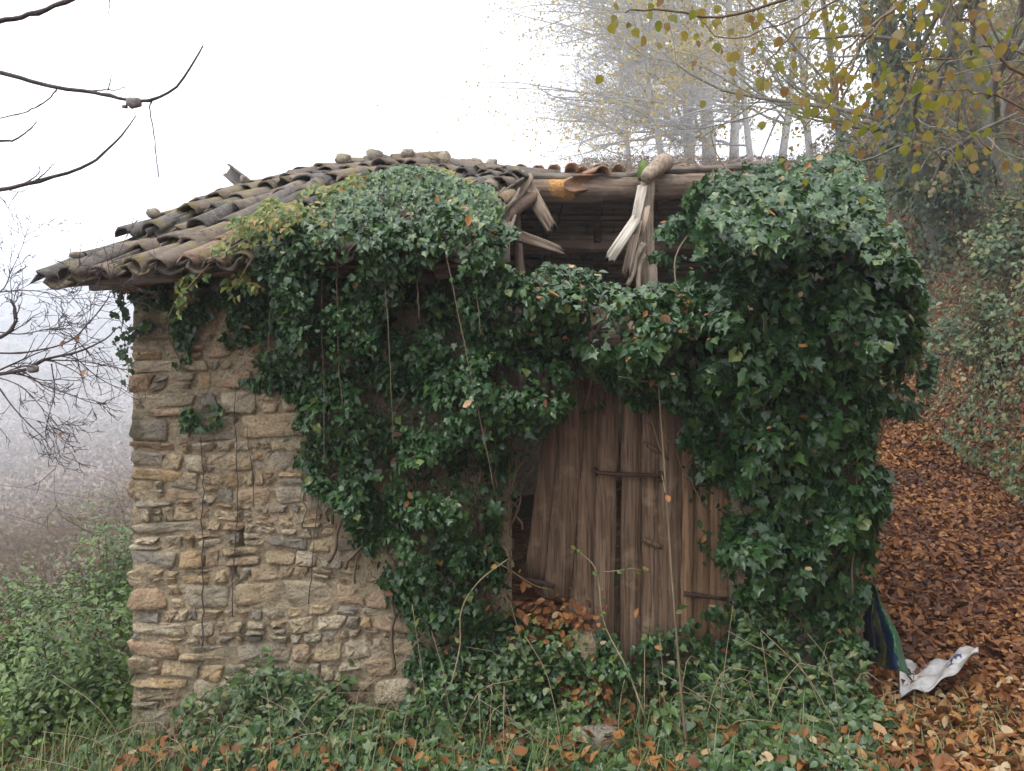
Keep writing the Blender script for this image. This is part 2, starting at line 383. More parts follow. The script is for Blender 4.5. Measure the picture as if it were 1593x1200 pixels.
G_HAZEL = [(0, (.14, .15, .03)), (.3, (.22, .20, .035)), (.55, (.26, .20, .05)), (.75, (.25, .155, .055)), (.9, (.20, .10, .045)), (1, (.32, .29, .16))]
L_HAZEL = make_leaf('hazel_leaf', G_HAZEL, .55, trans=.5, spec=.25)
G_YEL = [(0, (.34, .25, .11)), (.4, (.45, .33, .13)), (.7, (.50, .40, .15)), (1, (.36, .22, .12))]
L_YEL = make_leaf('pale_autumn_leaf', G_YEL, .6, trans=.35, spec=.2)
G_FAR = [(0, (.13, .095, .085)), (.35, (.19, .14, .12)), (.6, (.25, .185, .14)), (.8, (.16, .15, .11)), (1, (.11, .13, .085))]
L_FAR = make_leaf('far_scrub_leaf', G_FAR, .8, trans=.2, spec=.1)
L_GRASS = make_leaf('grass_blade', [(0, (.05, .10, .025)), (.5, (.10, .16, .04)), (.8, (.24, .22, .09)), (1, (.36, .28, .15))], .5, trans=.2)
BARK = make_bark('grey_bark', (.13, .115, .095), (.26, .235, .20), (.10, .12, .06))
BARK_FOG = make_bark('mist_paled_beech_bark', (.30, .29, .28), (.44, .43, .41))  # beech grey, made paler so the colour carries part of the mist fade
TWIG_DARK = make_bark('dark_twig', (.055, .045, .045), (.12, .10, .095))
TWIG_BROWN = make_bark('brown_twig', (.12, .085, .055), (.23, .17, .11))
STRAW = make_bark('dry_stem', (.24, .185, .11), (.40, .32, .21))
SOIL = None
def make_ground():
    m = M('leafy_soil'); p = m.pos()
    v = m.n('TexVoronoi', {'Vector': p, 'Scale': 14.0, 'Randomness': 1.0}, feature='F1')
    lr = m.n('SeparateColor', {0: v.outputs['Color']}).outputs[0]
    leaf = m.ramp(lr, [(0, (.03, .012, .007)), (.3, (.06, .022, .010)), (.6, (.11, .040, .015)), (.85, (.17, .07, .025)), (1, (.22, .12, .06))])
    x = m.n('SeparateXYZ', {0: p})
    green = m.math('MULTIPLY', m.f(m.noise(p, .8, 4, .6), .42, .6), m.n('MapRange', {0: x.outputs[0], 1: 2.4, 2: 1.2, 3: 0, 4: 1}).outputs[0])
    n2 = m.noise(p, 26, 5, .65)
    earth = m.ramp(n2, [(.3, (.03, .022, .014)), (.7, (.075, .055, .03))])
    c = m.mix(m.math('MULTIPLY', green, .9), leaf, m.mix(m.f(n2, .4, .6), (.025, .045, .015, 1), earth))
    far = m.n('MapRange', {0: x.outputs[1], 1: 20, 2: 40, 3: 0, 4: 1}).outputs[0]
    c = m.mix(far, c, m.ramp(m.noise(p, .35, 5, .65), [(.3, (.16, .11, .08)), (.6, (.25, .18, .12)), (.75, (.13, .13, .08))]))
    return m.bsdf(c, .9, m.bump(v.outputs['Distance'], .6, .03, m.bump(n2, .6, .02)), .2)
SOIL = make_ground()

# ------------------------------------------------------------------ the ground: one sheet to the horizon
def ground_h(x, y):
    x = np.asarray(x, float); y = np.asarray(y, float)
    t = np.clip(y - 5, 0, 11); t2 = np.clip(y - 16, 0, 13)
    z = -.40 + np.where(y < 5, .08 * (5 - np.maximum(y, -12)), 0)
    z = z + (.13 * t + .006 * t * t + .26 * t2) * sstep(-6, 2.2, x)
    z = z - .055 * np.clip(2.24 - x, 0, 14)
    z = z + np.clip(y - 17, 0, 43) * .295 * sstep(.0, .10, x / np.maximum(y, 5))
    s = np.maximum(x - (3.6 + .25 * y), 0)
    z = z + 14 * (1 - np.exp(-s * 1.8 / 14)) * (1 + .12 * wob(x, y, 1.6, 3)) * sstep(50, 20, y)
    d = np.clip(-3 - x, 0, 160)
    z = z + np.clip(y - 240, 0, 380) * .19 * sstep(-4, -120, x)
    z = z - 21 * (1 - np.exp(-d * .30 / 21)) + np.clip(y - 100, 0, 600) * .055 * sstep(-4, -40, x)
    near = sstep(40, 6, np.hypot(x, y))
    return z + .035 * wob(x, y, .7, 1) * near + .015 * wob(x, y, .2, 2) * near
def grid_axis(lo, hi, dense_lo, dense_hi, step, grow):
    a = list(np.arange(dense_lo, dense_hi, step)); s = step
    v = a[-1]
    while v < hi: s *= grow; v += s; a.append(v)
    s = step; v = dense_lo
    while v > lo: s *= grow; v -= s; a.insert(0, v)
    return np.array(a)
gx = grid_axis(-1400, 700, -4, 9, .11, 1.09); gy = grid_axis(-80, 1500, 2.5, 16, .11, 1.08)
GX, GY = np.meshgrid(gx, gy); GZ = ground_h(GX, GY)
ni, nj = GX.shape; i = np.arange(ni - 1)[:, None] * nj; j = np.arange(nj - 1)[None]
Q = np.stack([i + j, i + j + 1, i + nj + j + 1, i + nj + j], -1).reshape(-1, 4)
tag(link('ground', mesh('ground', np.column_stack([GX.ravel(), GY.ravel(), GZ.ravel()]), [Q], SOIL, smooth=True)), kind='structure')

# ------------------------------------------------------------------ the barn
YW = 5.0; XL, XR = -2.43, 2.24
DX0, DX1, DZ0, DZ1 = .0, 1.40, -.28, 1.80              # door opening
barn = empty('stone_barn', (0, 5.0, -.5))
tag(barn, 'ruined rubble stone barn with a half collapsed tiled roof and leaning plank doors', 'barn')

def wall_top(x): return 2.30 + 0 * x
# wall skin: rough mortar, with a real crack beside the door side of the corner
def crack_depth(x, z):
    p = np.array([at(372, 790, 5), at(374, 850, 5), at(360, 878, 5), at(368, 905, 5), at(384, 935, 5)])
    d = np.full(x.shape, 9.0)
    for a, b in zip(p[:-1], p[1:]):
        ab = np.array([b[0] - a[0], b[2] - a[2]]); t = np.clip(((x - a[0]) * ab[0] + (z - a[2]) * ab[1]) / (ab @ ab), 0, 1)
        d = np.minimum(d, np.hypot(x - a[0] - ab[0] * t, z - a[2] - ab[1] * t))
    return .07 * sstep(.020, .006, d)
wx = np.arange(XL, XR + .001, .0245); wz = np.arange(-.95, 2.32, .0245)
WX, WZ = np.meshgrid(wx, wz)
WY = YW + .012 * wob(WX, WZ, .12, 5) + .008 * wob(WX, WZ, .05, 6) + crack_depth(WX, WZ) + .025 * sstep(.6, .95, wob(WX, WZ, .055, 12)) + .008 * sstep(.2, .8, wob(WX, WZ, .16, 13))
edge = (WX < XL + .02) | (WX > XR - .02); WY = np.where(edge, YW + .12, WY)
ni, nj = WX.shape; ii, jj = np.meshgrid(np.arange(ni - 1), np.arange(nj - 1), indexing='ij')
cx_ = WX[:-1, :-1] + .012; cz_ = WZ[:-1, :-1] + .012
keep = ~((cx_ > DX0) & (cx_ < DX1) & (cz_ > DZ0) & (cz_ < DZ1)) & ~((cx_ > -.05 + .06 * wob(cz_, cx_, .1, 8)) & (cz_ > 2.08 + .05 * wob(cx_, cz_, .2, 7)))
k = (ii * nj + jj)[keep]
Q = np.stack([k, k + 1, k + nj + 1, k + nj], -1)
front = child('front_wall', mesh('front_wall', np.column_stack([WX.ravel(), WY.ravel(), WZ.ravel()]), [Q], MORTAR, smooth=True), barn)
def box(x0, x1, y0, y1, z0, z1):
    V = np.array([(x, y, z) for z in (z0, z1) for y in (y0, y1) for x in (x0, x1)], float)
    return V, [np.array([[0, 2, 3, 1], [4, 5, 7, 6], [0, 1, 5, 4], [2, 6, 7, 3], [0, 4, 6, 2], [1, 3, 7, 5]])]
b = Bag()
for bb in ((XL + .04, DX0 - .0, YW + .2, YW + .5, -.95, 2.30), (DX1, XR - .04, YW + .2, YW + .5, -.95, 2.06), (DX0, DX1, YW + .2, YW + .5, DZ1, 2.06), (DX0, DX1, YW + .2, YW + .5, -.95, DZ0)):
    b.add(*box(*bb))
# reveals of the opening
b.add(*box(DX0 - .06, DX0, YW + .02, YW + .2, DZ0, DZ1)); b.add(*box(DX1, DX1 + .06, YW + .02, YW + .2, DZ0, DZ1))
b.add(*box(DX0, DX1, YW + .02, YW + .2, DZ1, DZ1 + .06)); b.add(*box(DX0, DX1, YW + .02, YW + .2, DZ0 - .06, DZ0))
child('wall_core', b.mesh('wall_core', MORTAR), barn)
# side and rear walls (a crooked plan: the sides splay to the right)
PL = [(XL + .02, YW + .12), (-1.42, 7.5), (-.45, 10.2)]; PR = [(XR - .02, YW + .12), (2.62, 7.5), (2.95, 10.2)]
def side_wall(name, pl, sgn, ridge, par):
    top = [2.28, ridge, 2.25]; t = .4 * sgn; V = []; Fc = []
    n = 10
    for a in range(2):
        for q in range(n):
            f = q / (n - 1) if a == 1 else q / n
            x = pl[a][0] + (pl[a + 1][0] - pl[a][0]) * f; y = pl[a][1] + (pl[a + 1][1] - pl[a][1]) * f; z = top[a] + (top[a + 1] - top[a]) * f
            V += [(x, y, -1.2), (x, y, z), (x + t, y, -1.2), (x + t, y, z)]
    m = len(V) // 4
    for q in range(m - 1):
        A, B = q * 4, q * 4 + 4
        Fc += [[A, A + 1, B + 1, B], [A + 2, B + 2, B + 3, A + 3], [A + 1, A + 3, B + 3, B + 1]]
    Fc += [[0, 2, 3, 1], [m * 4 - 4, m * 4 - 3, m * 4 - 1, m * 4 - 2]]
    return child(name, mesh(name, V, [np.array(Fc)], MORTAR, 0.3), par)
left_wall = side_wall('side_wall', PL, 1, 3.50, barn); right_wall = side_wall('side_wall', PR, -1, 3.45, barn)
b = Bag(); b.add(*box(-.45, 2.95, 10.2, 10.6, -1.2, 2.2)); child('rear_wall', b.mesh('rear_wall', MORTAR), barn)
b = Bag(); b.add(*box(-2.3, 2.9, 5.3, 10.3, -1.3, -.45)); child('earth_floor', b.mesh('earth_floor', SOIL), barn)

# stones
def stone_mesh(c4, proud, rnd, r, y0=YW):
    """c4: corners bl, br, tr, tl in (x,z)"""
    c4 = np.asarray(c4, float); n = 14; ph = r.uniform(0, 6.28); e = r.uniform(.22, .42)
    a = np.arange(n) / n * 2 * math.pi + .11
    u = np.sign(np.cos(a)) * np.abs(np.cos(a)) ** e; v = np.sign(np.sin(a)) * np.abs(np.sin(a)) ** e
    rr = 1 + r.normal(0, .045, n); u = np.clip(u * rr, -1.08, 1.08); v = np.clip(v * rr, -1.08, 1.08)
    def bil(u, v):
        p, q = (u + 1) / 2, (v + 1) / 2
        return c4[0] * ((1 - p) * (1 - q))[:, None] + c4[1] * (p * (1 - q))[:, None] + c4[2] * (p * q)[:, None] + c4[3] * ((1 - p) * q)[:, None]
    tx, tz = r.normal(0, .010, 2)
    rings = []
    for sc, dy, jit in ((1.0, .05, 0), (1.0, -proud * .15, .002), (.93, -proud * .75, .003), (.55, -proud, .006)):
        P = bil(u * sc, v * sc)
        y = y0 + dy + r.normal(0, 1, n) * jit + tx * u * sc + tz * v * sc * (dy < 0)
        rings.append(np.column_stack([P[:, 0], y, P[:, 1]]))
    c = bil(np.array([r.uniform(-.15, .15)]), np.array([r.uniform(-.15, .15)]))
    V = np.concatenate(rings + [np.array([[c[0, 0], y0 - proud * 1.03 + r.normal(0, .003), c[0, 1]]])])
    Q = []; T = []
    for q in range(3):
        for j in range(n):
            k = (j + 1) % n; Q.append([q * n + j, q * n + k, (q + 1) * n + k, (q + 1) * n + j])
    for j in range(n): T.append([3 * n + j, 3 * n + (j + 1) % n, 4 * n])
    return V, [np.array(Q), np.array(T)]
sr = np.random.default_rng(42)
courses = [-.92]
while courses[-1] < 2.24: courses.append(courses[-1] + sr.choice([.05, .07, .092, .12, .155], p=[.16, .24, .28, .2, .12]))
courses[-1] = 2.29
stone_list = []
for ci in range(len(courses) - 1):
    z0, z1 = courses[ci], courses[ci + 1]
    x = XL - .012; first = True
    while x < XR - .05:
        hgt = z1 - z0
        wd = (sr.uniform(.32, .50) if ci % 2 else sr.uniform(.2, .3)) if first else hgt * sr.choice([.8, 1.1, 1.5, 2.0, 2.7]) * sr.uniform(.85, 1.15)
        first = False
        if DX0 - .02 < x + wd * .5 < DX1 + .02 and z0 < DZ1 - .02 and z1 > DZ0 + .03:
            x = DX1 + .005; continue
        wd = min(wd, XR + .01 - x)
        if x < DX0 < x + wd + .03 and z0 < DZ1 + .02 and z1 > DZ0 - .02: wd = DX0 - x
        if wd < .03: x = DX1 + .005 if x < DX1 and z0 < DZ1 and z1 > DZ0 else x + .03; continue
        def zz(xx, zb, s): return zb + .022 * math.sin(xx * 3.1 + s * .5) + .012 * math.sin(xx * 7.7 + s)
        if x > -.1 and z1 > 2.12: break
        x1 = x + wd; sl = sr.normal(0, .012, 2)
        quad = [(x + sl[0], zz(x, z0, ci)), (x1 + sl[1], zz(x1, z0, ci)), (x1 - sl[1], zz(x1, z1, ci + 1)), (x - sl[0], zz(x, z1, ci + 1))]
        parts = [quad]
        rr = sr.random()
        if hgt > .09 and rr < .22:       # split in two layers
            t = sr.uniform(.35, .65); L = np.array(quad)
            ml = L[0] * (1 - t) + L[3] * t; mr = L[1] * (1 - t) + L[2] * t
            parts = [[L[0], L[1], mr, ml], [ml, mr, L[2], L[3]]]
        elif rr < .36 and wd > .2:         # big stone plus chip pair
            t = sr.uniform(.62, .75); L = np.array(quad)
            mb = L[0] * (1 - t) + L[1] * t; mt = L[3] * (1 - t) + L[2] * t; a_, b_ = (mb + mt) / 2, (L[1] + L[2]) / 2
            parts = [[L[0], mb, mt, L[3]], [mb, L[1], b_, a_], [a_, b_, L[2], mt]]
        for pq in parts:
            L = np.array(pq); c = L.mean(0); g = sr.uniform(.004, .014)
            s = 1 - g / max(.03, min(np.ptp(L[:, 0]), np.ptp(L[:, 1])) / 2); stone_list.append((c + (L - c) * s, c))
        x = x1
rest = Bag(); n_st = 0
for L, c in stone_list:
    px, py = proj(np.array([c[0], YW, c[1]]))
    if abs(crack_depth(np.array([c[0]]), np.array([c[1]]))[0]) > .065: continue
    V, Fc = stone_mesh(L, max(.004, sr.normal(.013, .006)), 0, sr); rv = sr.random()
    vis = (px < 690 and py < 1160 and not (px > 480 and py < 720) and not (px > 560 and py < 860)) or (px > 1150 and 930 < py < 1060)
    if vis and n_st < 300:
        o = child('stone', mesh('stone', V, Fc, STONE, rv, smooth=False), front); n_st += 1
    else: rest.add(V, Fc, rv)
o = child('rubble_masonry', rest.mesh('rubble_masonry', STONE), front); o['kind'] = 'stuff'
# quoin faces round the left corner, so that the corner has depth
for q in range(22):
    z0 = -.9 + q * .145; dpt = sr.uniform(.2, .45)
    V, Fc = boulder((XL + .09, YW + .05 + dpt / 2, z0 + .07), 1, 900 + q, (.11, dpt / 2, .075))
    child('corner_stone', mesh('corner_stone', V, Fc, STONE, sr.random()), front)

# ---- roof
def lerp(a, b, t): return a + (b - a) * t
EX = np.array([-2.73, -2.2, -1.29, 0, 2.5]); EZ = np.array([2.22, 2.275, 2.335, 2.36, 2.36])
RXs = np.array([-1.70, -.96, -.1, 1.2, 2.77]); RZ = np.array([3.66, 3.72, 3.60, 3.56, 3.62])
def S(u, v):
    u = np.asarray(u, float); v = np.asarray(v, float)
    ex = -2.73 + 5.23 * u; rx = -1.70 + 4.47 * u
    ez = np.interp(ex, EX, EZ); rz = np.interp(rx, RXs, RZ)
    return np.stack([lerp(ex, rx, v), 4.56 + 2.94 * v, lerp(ez, rz, v) + .10 * np.sin(math.pi * v) + .02 * wob(u * 5, v * 3, .6, 9)], -1)
def S_frame(u, v):
    e = .01; d = nrm(S(u, v + e) - S(u, v - e)); r_ = nrm(S(u + e, v) - S(u - e, v)); n = nrm(np.cross(r_, d)); return d, np.cross(d, n), n
def umax(v): return .52 - .13 * v
roof = child('roof', None, barn)
def slab(u0f, u1f, nu, nv, th, mat, name, off=-.02, v0=0, v1=1):
    V = []
    for a in range(nv):
        v = lerp(v0, v1, a / (nv - 1))
        for q in range(nu):
            u = lerp(u0f(v), u1f(v), q / (nu - 1)); p = S(u, v); d, r_, n = S_frame(u, v)
            V += [p + n * off, p + n * (off - th)]
    Fc = []
    for a in range(nv - 1):
        for q in range(nu - 1):
            A = (a * nu + q) * 2; B = A + 2; C = A + nu * 2; D = C + 2
            Fc += [[A, B, D, C], [A + 1, C + 1, D + 1, B + 1]]
            if a == 0: Fc.append([A, A + 1, B + 1, B])
            if a == nv - 2: Fc.append([C, D, D + 1, C + 1])
            if q == 0: Fc.append([A, C, C + 1, A + 1])
            if q == nu - 2: Fc.append([B, B + 1, D + 1, D])
    return child(name, mesh(name, V, [np.array(Fc)], mat, .2), roof)
slab(lambda v: 0.012, umax, 14, 10, .03, WOOD_DARK, 'roof_deck', -.05)
slab(lambda v: .84, lambda v: .95, 6, 10, .03, WOOD_DARK, 'roof_deck', -.05, .22, 1)
def tile_mesh(name, L, r0, r1, th, mat, seed, broken=0.0):
    q = np.random.default_rng(seed); na, nl = 9, 4; V = []
    for lay in (0, 1):
        for a in range(nl):
            y = L * a / (nl - 1); R = lerp(r0, r1, a / (nl - 1)) - lay * th
            for k in range(na):
                t = math.radians(-88 + 176 * k / (na - 1)); yy = y
                if a == 0: yy += q.normal(0, .006) + broken * max(0, math.sin(k * .9 + seed)) * .12
                if a == nl - 1: yy += q.normal(0, .006)
                rj = R * (1 + q.normal(0, .025))
                V.append((math.sin(t) * rj, yy, math.cos(t) * rj * .92))
    o = nl * na; Fc = []
    for a in range(nl - 1):
        for k in range(na - 1):
            A = a * na + k; Fc += [[A, A + 1, A + na + 1, A + na], [o + A, o + A + na, o + A + na + 1, o + A + 1]]
        A = a * na; Fc += [[A, A + na, o + A + na, o + A]]; A += na - 1; Fc += [[A, o + A, o + A + na, A + na]]
    for k in range(na - 1):
        Fc += [[k, o + k, o + k + 1, k + 1]]; A = (nl - 1) * na + k; Fc += [[A, A + 1, o + A + 1, o + A]]
    return mesh(name, V, [np.array(Fc)], mat, 0.0, smooth=False)
TM = [tile_mesh('roof_tile', .42, .080, .064, .015, TILE, 50 + q, .6 * (q % 3 == 0)) for q in range(6)]
TT = [tile_mesh('terracotta_roof_tile', .42, .085, .068, .014, TERRA, 70 + q, .8 * (q % 2)) for q in range(4)]
def frame_matrix(p, x, y, z, s=1.0):
    m = np.eye(4); m[:3, 0] = x * s; m[:3, 1] = y * s; m[:3, 2] = z * s; m[:3, 3] = p; return Matrix(m.tolist())
def place_world(o, p, x, y, z, s=1.0):
    off = np.array(world_loc(o.parent)) if o.parent else 0
    o.matrix_local = frame_matrix(np.asarray(p) - off, x, y, z, s)
tr = np.random.default_rng(5)
ncol = 32; du = 1 / ncol; nrow = 10; dv = 1 / nrow; pans = Bag()
def tilt(x, y, z, yaw, pit, rol):
    Rm = np.array(Matrix.Rotation(yaw, 3, 'Z') @ Matrix.Rotation(pit, 3, 'X') @ Matrix.Rotation(rol, 3, 'Y')); Bm = np.column_stack([x, y, z]) @ Rm
    return Bm[:, 0], Bm[:, 1], Bm[:, 2]
def mesh_arrays(me):
    V = np.empty(len(me.vertices) * 3, np.float32); me.vertices.foreach_get('co', V)
    return V.reshape(-1, 3), np.array([list(p.vertices) for p in me.polygons])
TMA = [mesh_arrays(t) for t in TM]
for c in range(ncol):
    for rw in range(nrow):
        v = rw * dv - .02; u = (c + .4) * du; up = u + du * .5
        if u > umax(v) + tr.normal(0, .012): continue
        sag = -.035 * math.exp(-c / 1.2) if rw < 2 else 0          # the corner droops
        p = S(u, v) + tr.normal(0, .012, 3); d, x, n = S_frame(u, v); p = p + n * (.012 + sag)
        px, py = proj(p)
        X, Y, Z = tilt(x, d, n, tr.normal(0, .085), -.055 + tr.normal(0, .04), tr.normal(0, .14))
        if not (px > 560 and py > 330):      # rest lies under the ivy
            o = link('tile', TM[tr.integers(6)], roof); place_world(o, p, X, Y, Z, tr.uniform(.95, 1.08))
        if up < umax(v):
            p2 = S(up, v) + tr.normal(0, .005, 3) + n * (.055 + sag); X2, Y2, Z2 = tilt(-x, d, -n, tr.normal(0, .05), .05, tr.normal(0, .06))
            if rw < 1:
                o = link('tile', TM[tr.integers(6)], roof); place_world(o, p2 - d * .02, X2, Y2, Z2)
            else:
                V, Fq = TMA[tr.integers(6)]; pans.add(p2 + V[:, :1] * X2 + V[:, 1:2] * Y2 + V[:, 2:] * Z2, [Fq], tr.random())
o = child('under_tiles', pans.mesh('under_tiles', TILE), roof); o['kind'] = 'stuff'
# ridge caps on the standing half
for q in range(13):
    u = .005 + q * .030; p = S(u, 1.0) + np.array([0, .02, .02 + tr.normal(0, .012)])
    ax = nrm(S(u + .03, 1) - S(u, 1)); X, Y, Z = tilt(np.array([0, -1.0, 0]), ax, np.array([0, 0, 1.0]), tr.normal(0, .2), tr.normal(-.05, .12), tr.normal(0, .15))
    o = link('ridge_tile', TM[tr.integers(6)], roof); place_world(o, p, X, Y, Z, 1.2 * tr.uniform(.9, 1.12))
# rear slope: deck laths, tiles whose ends show over the ridge
RS = lambda x, t: np.array([x, 7.55 + 2.85 * t, np.interp(x, RXs, RZ) + .015 - 1.32 * t])
rn = nrm(np.array([0, 1.32, 2.85])); rd = nrm(np.array([0, 2.85, -1.32]))
for q in range(34):
    t = .012 + q * .0295; a = RS(-1.5 + .9 * t, t); b_ = RS(2.75 + .2 * t, t); a = a - rn * .05 + tr.normal(0, .012, 3); b_ = b_ - rn * .05 + tr.normal(0, .012, 3)
    V, Fc = plank(a, b_, tr.uniform(.055, .085), tr.uniform(.055, .085), .028, -rn, 9, .006, 300 + q)
    child('lath', mesh('lath', V, Fc, WOOD_LATH, tr.random()), roof)
rear = Bag()
V = np.array([RS(-1.5, .01), RS(2.8, .01), RS(3.0, 1), RS(-.6, 1)]); V = np.concatenate([V, V - rn * .02])
child('roof_deck', mesh('roof_deck', V, [np.array([[0, 1, 2, 3], [7, 6, 5, 4], [0, 4, 5, 1], [1, 5, 6, 2], [2, 6, 7, 3], [3, 7, 4, 0]])], WOOD_DARK, .5), roof)
for c in range(29):
    x = -1.55 + c * .15
    for rw in range(8):
        p = RS(x, .125 * rw) + rn * .03 + tr.normal(0, .008, 3)
        X, Y, Z = tilt(np.array([-1.0, 0, 0]), -rd, rn, tr.normal(0, .06), -.05, tr.normal(0, .08))
        p = p + rd * .42 + np.array([0, 0, .045 * (rw == 0)])
        if rw == 0 and x > -.2:
            k_ = tr.integers(4); o = link('tile', TT[k_], roof); place_world(o, p - rd * tr.uniform(.0, .1), X, Y, Z, .95)
        else:
            V, Fq = TMA[tr.integers(6)]; rear.add(p + V[:, :1] * X + V[:, 1:2] * Y + V[:, 2:] * Z, [Fq], tr.random())
o = child('rear_tiles', rear.mesh('rear_tiles', TILE), roof); o['kind'] = 'stuff'
# bare board along the broken ridge
for (a, b_, yy) in (((782, 274), (905, 279), 7.40), ((900, 280), (1000, 273), 7.39), ((1015, 268), (1085, 265), 7.39), ((1080, 267), (1240, 256), 7.41)):
    V, Fc = plank(at(*a, yy), at(*b_, yy), .05, .06, .1, (0, -1, .2), 8, .004, int(a[0])); child('ridge_board', mesh('ridge_board', V, Fc, WOOD_EAVE, tr.random()), roof)
V, Fc = log([at(520, 282, 7.45), at(700, 292, 7.45), at(860, 297, 7.44), at(1000, 291, 7.44), at(1120, 286, 7.45), at(1330, 272, 7.5)], .13, .125, 40, 14, .17, 3)
child('ridge_beam', mesh('ridge_beam', V, Fc, WOOD_BEAM, .1, smooth=True), roof)
V, Fc = log([at(640, 382, 8.45), at(860, 379, 8.4), at(1050, 375, 8.4), at(1300, 366, 8.4)], .105, .11, 30, 12, .1, 4)
child('purlin', mesh('purlin', V, Fc, WOOD_LATH, .6, smooth=True), roof)
V, Fc = log([at(640, 442, 9.5), at(1300, 436, 9.5)], .08, .08, 20, 10, .1, 5); child('purlin', mesh('purlin', V, Fc, WOOD_DARK, .8, smooth=True), roof)
for x in (-.9, -.2, .42, .95, 1.5, 2.2):
    V, Fc = plank(RS(x - .12, .02) - rn * .10, RS(x + .1, .92) - rn * .10, .075, .07, .05, -rn, 8, .006, int(x * 100) + 500)
    child('rafter', mesh('rafter', V, Fc, WOOD_DARK, tr.random()), roof)
for u in (.08, .2, .32, .44):
    d, x_, n = S_frame(u, .5)
    V, Fc = plank(S(u, .0) - n * .12 + d * .06, S(u, .97) - n * .12, .09, .09, .07, -n, 8, .005, int(u * 100) + 600); child('rafter', mesh('rafter', V, Fc, WOOD_DARK, tr.random()), roof)
# eave board and wall plate
V, Fc = plank(at(140, 441, 4.60), at(285, 424, 4.60), .04, .04, .09, (0, 0, 1), 8, .004, 31); child('eave_board', mesh('eave_board', V, Fc, WOOD_EAVE, .3), roof)
V, Fc = plank(at(270, 423, 4.61), at(520, 404, 4.61), .04, .04, .09, (0, 0, 1), 8, .004, 32); child('eave_board', mesh('eave_board', V, Fc, WOOD_EAVE, .5), roof)
V, Fc = plank((XL - .06, 5.12, 2.33), (-.02, 5.12, 2.36), .2, .2, .1, (0, 0, 1), 10, .008, 33); child('wall_plate', mesh('wall_plate', V, Fc, WOOD_EAVE, .7), roof)
V, Fc = plank((XL - .02, 4.86, 2.28), (XL - .02, 5.35, 2.42), .12, .11, .07, (0, 0, 1), 4, .004, 34); child('rafter_end', mesh('rafter_end', V, Fc, WOOD_GREY, .7), roof)
for q, px in enumerate((305, 440, 580)):
    a = at(px, 414 - q * 4, 4.68); V, Fc = plank(a, a + np.array([.1, .5, .26]), .09, .09, .08, (0, 0, 1), 4, .004, 35 + q); child('rafter_end', mesh('rafter_end', V, Fc, WOOD_GREY, .2 * q), roof)
# posts and broken timbers in the gap
def make_split_wood(name, a, b, c):
    m = M(name); q = m.n('Attribute', attribute_name='luv').outputs['Vector']; r = m.rnd()
    g = m.noise(m.scale(q, (3, 95, 95)), 1.0, 6, .65, .3); g2 = m.noise(m.scale(q, (5, 14, 14)), 1.0, 4, .6)
    col = m.ramp(g, [(.32, a), (.5, b), (.68, c)]); col = m.mix(m.math('MULTIPLY', m.f(g2, .45, .65), .5), col, (*[v * .6 for v in a], 1)); col = m.mix(m.math('MULTIPLY', r, .25), col, (*a, 1))
    return m.bsdf(col, .9, m.bump(g, .6, .006), .2)
SPLIT_GREY = make_split_wood('split_grey_wood', (.16, .11, .075), (.33, .25, .18), (.46, .38, .30)); SPLIT_PALE = make_split_wood('split_pale_wood', (.30, .25, .19), (.52, .47, .40), (.66, .62, .56))
def timber(name, pts, w0, w1, t, mat, seed, split=.03, face=(0, -1, .1)):
    """flat split board with torn, stepped ends"""
    r = np.random.default_rng(seed); a, b_ = at(*pts[0]), at(*pts[1]); d = nrm(b_ - a); nn = np.array([0, -1.0, .25]); nn = nrm(nn - d * (nn @ d)); sd_ = np.cross(d, nn); L = np.linalg.norm(b_ - a)
    k = 7; xs = np.linspace(-.5, .5, k); e0 = r.uniform(-1, 1, k) * split * .8; e1 = r.uniform(-1.2, 1, k) * split * 1.4; V, U = [], []
    for side in (.5, -.5):
        for q in range(k):
            for f, e, w_ in ((0, e0[q], w0), (1, e1[q], w1)):
                V.append(a + d * (L * f + e) + sd_ * xs[q] * w_ * 1.2 + nn * side * t * .8 + nn * .004 * r.normal()); U.append((L * f + seed, xs[q] * w_, side * t + seed))
    o_ = 2 * k; Fc = []
    for q in range(k - 1):
        A = q * 2; Fc += [[A, A + 1, A + 3, A + 2], [o_ + A, o_ + A + 2, o_ + A + 3, o_ + A + 1], [A, A + 2, o_ + A + 2, o_ + A], [A + 1, o_ + A + 1, o_ + A + 3, A + 3]]
    Fc += [[0, o_, o_ + 1, 1], [o_ - 2, o_ - 1, 2 * o_ - 1, 2 * o_ - 2]]
    mt = {WOOD_GREY: SPLIT_GREY, WOOD_PALE: SPLIT_PALE}.get(mat, SPLIT_GREY)
    return child(name, mesh(name, V, [np.array(Fc)], mt, tr.random(), U), roof)
V, Fc = log([at(1008, 283, 7.28), at(1004, 360, 7.28), at(1012, 470, 7.28), at(1014, 640, 7.28)], .068, .085, 18, 7, .22, 8); child('post', mesh('post', V, Fc, WOOD_GREY, .05), roof)
V, Fc = log([at(808, 300, 7.25), at(803, 350, 7.22), at(808, 420, 7.25), at(809, 600, 7.25)], .045, .055, 16, 6, .2, 9); child('post', mesh('post', V, Fc, WOOD_GREY, .4), roof)
timber('broken_rafter', ((821, 272, 7.2), (786, 332, 6.95)), .105, .085, .06, WOOD_GREY, 41)
timber('broken_rafter', ((817, 288, 7.22), (858, 356, 7.1)), .12, .09, .06, WOOD_GREY, 42)
timber('broken_rafter', ((846, 320, 7.5), (858, 358, 8.0)), .08, .08, .06, WOOD_DARK, 43)
timber('broken_plank', ((790, 362, 6.7), (868, 388, 6.9)), .09, .06, .045, WOOD_GREY, 44, .05)
timber('broken_plank', ((1000, 288, 7.17), (985, 362, 7.10)), .075, .07, .03, WOOD_PALE, 45, .03)
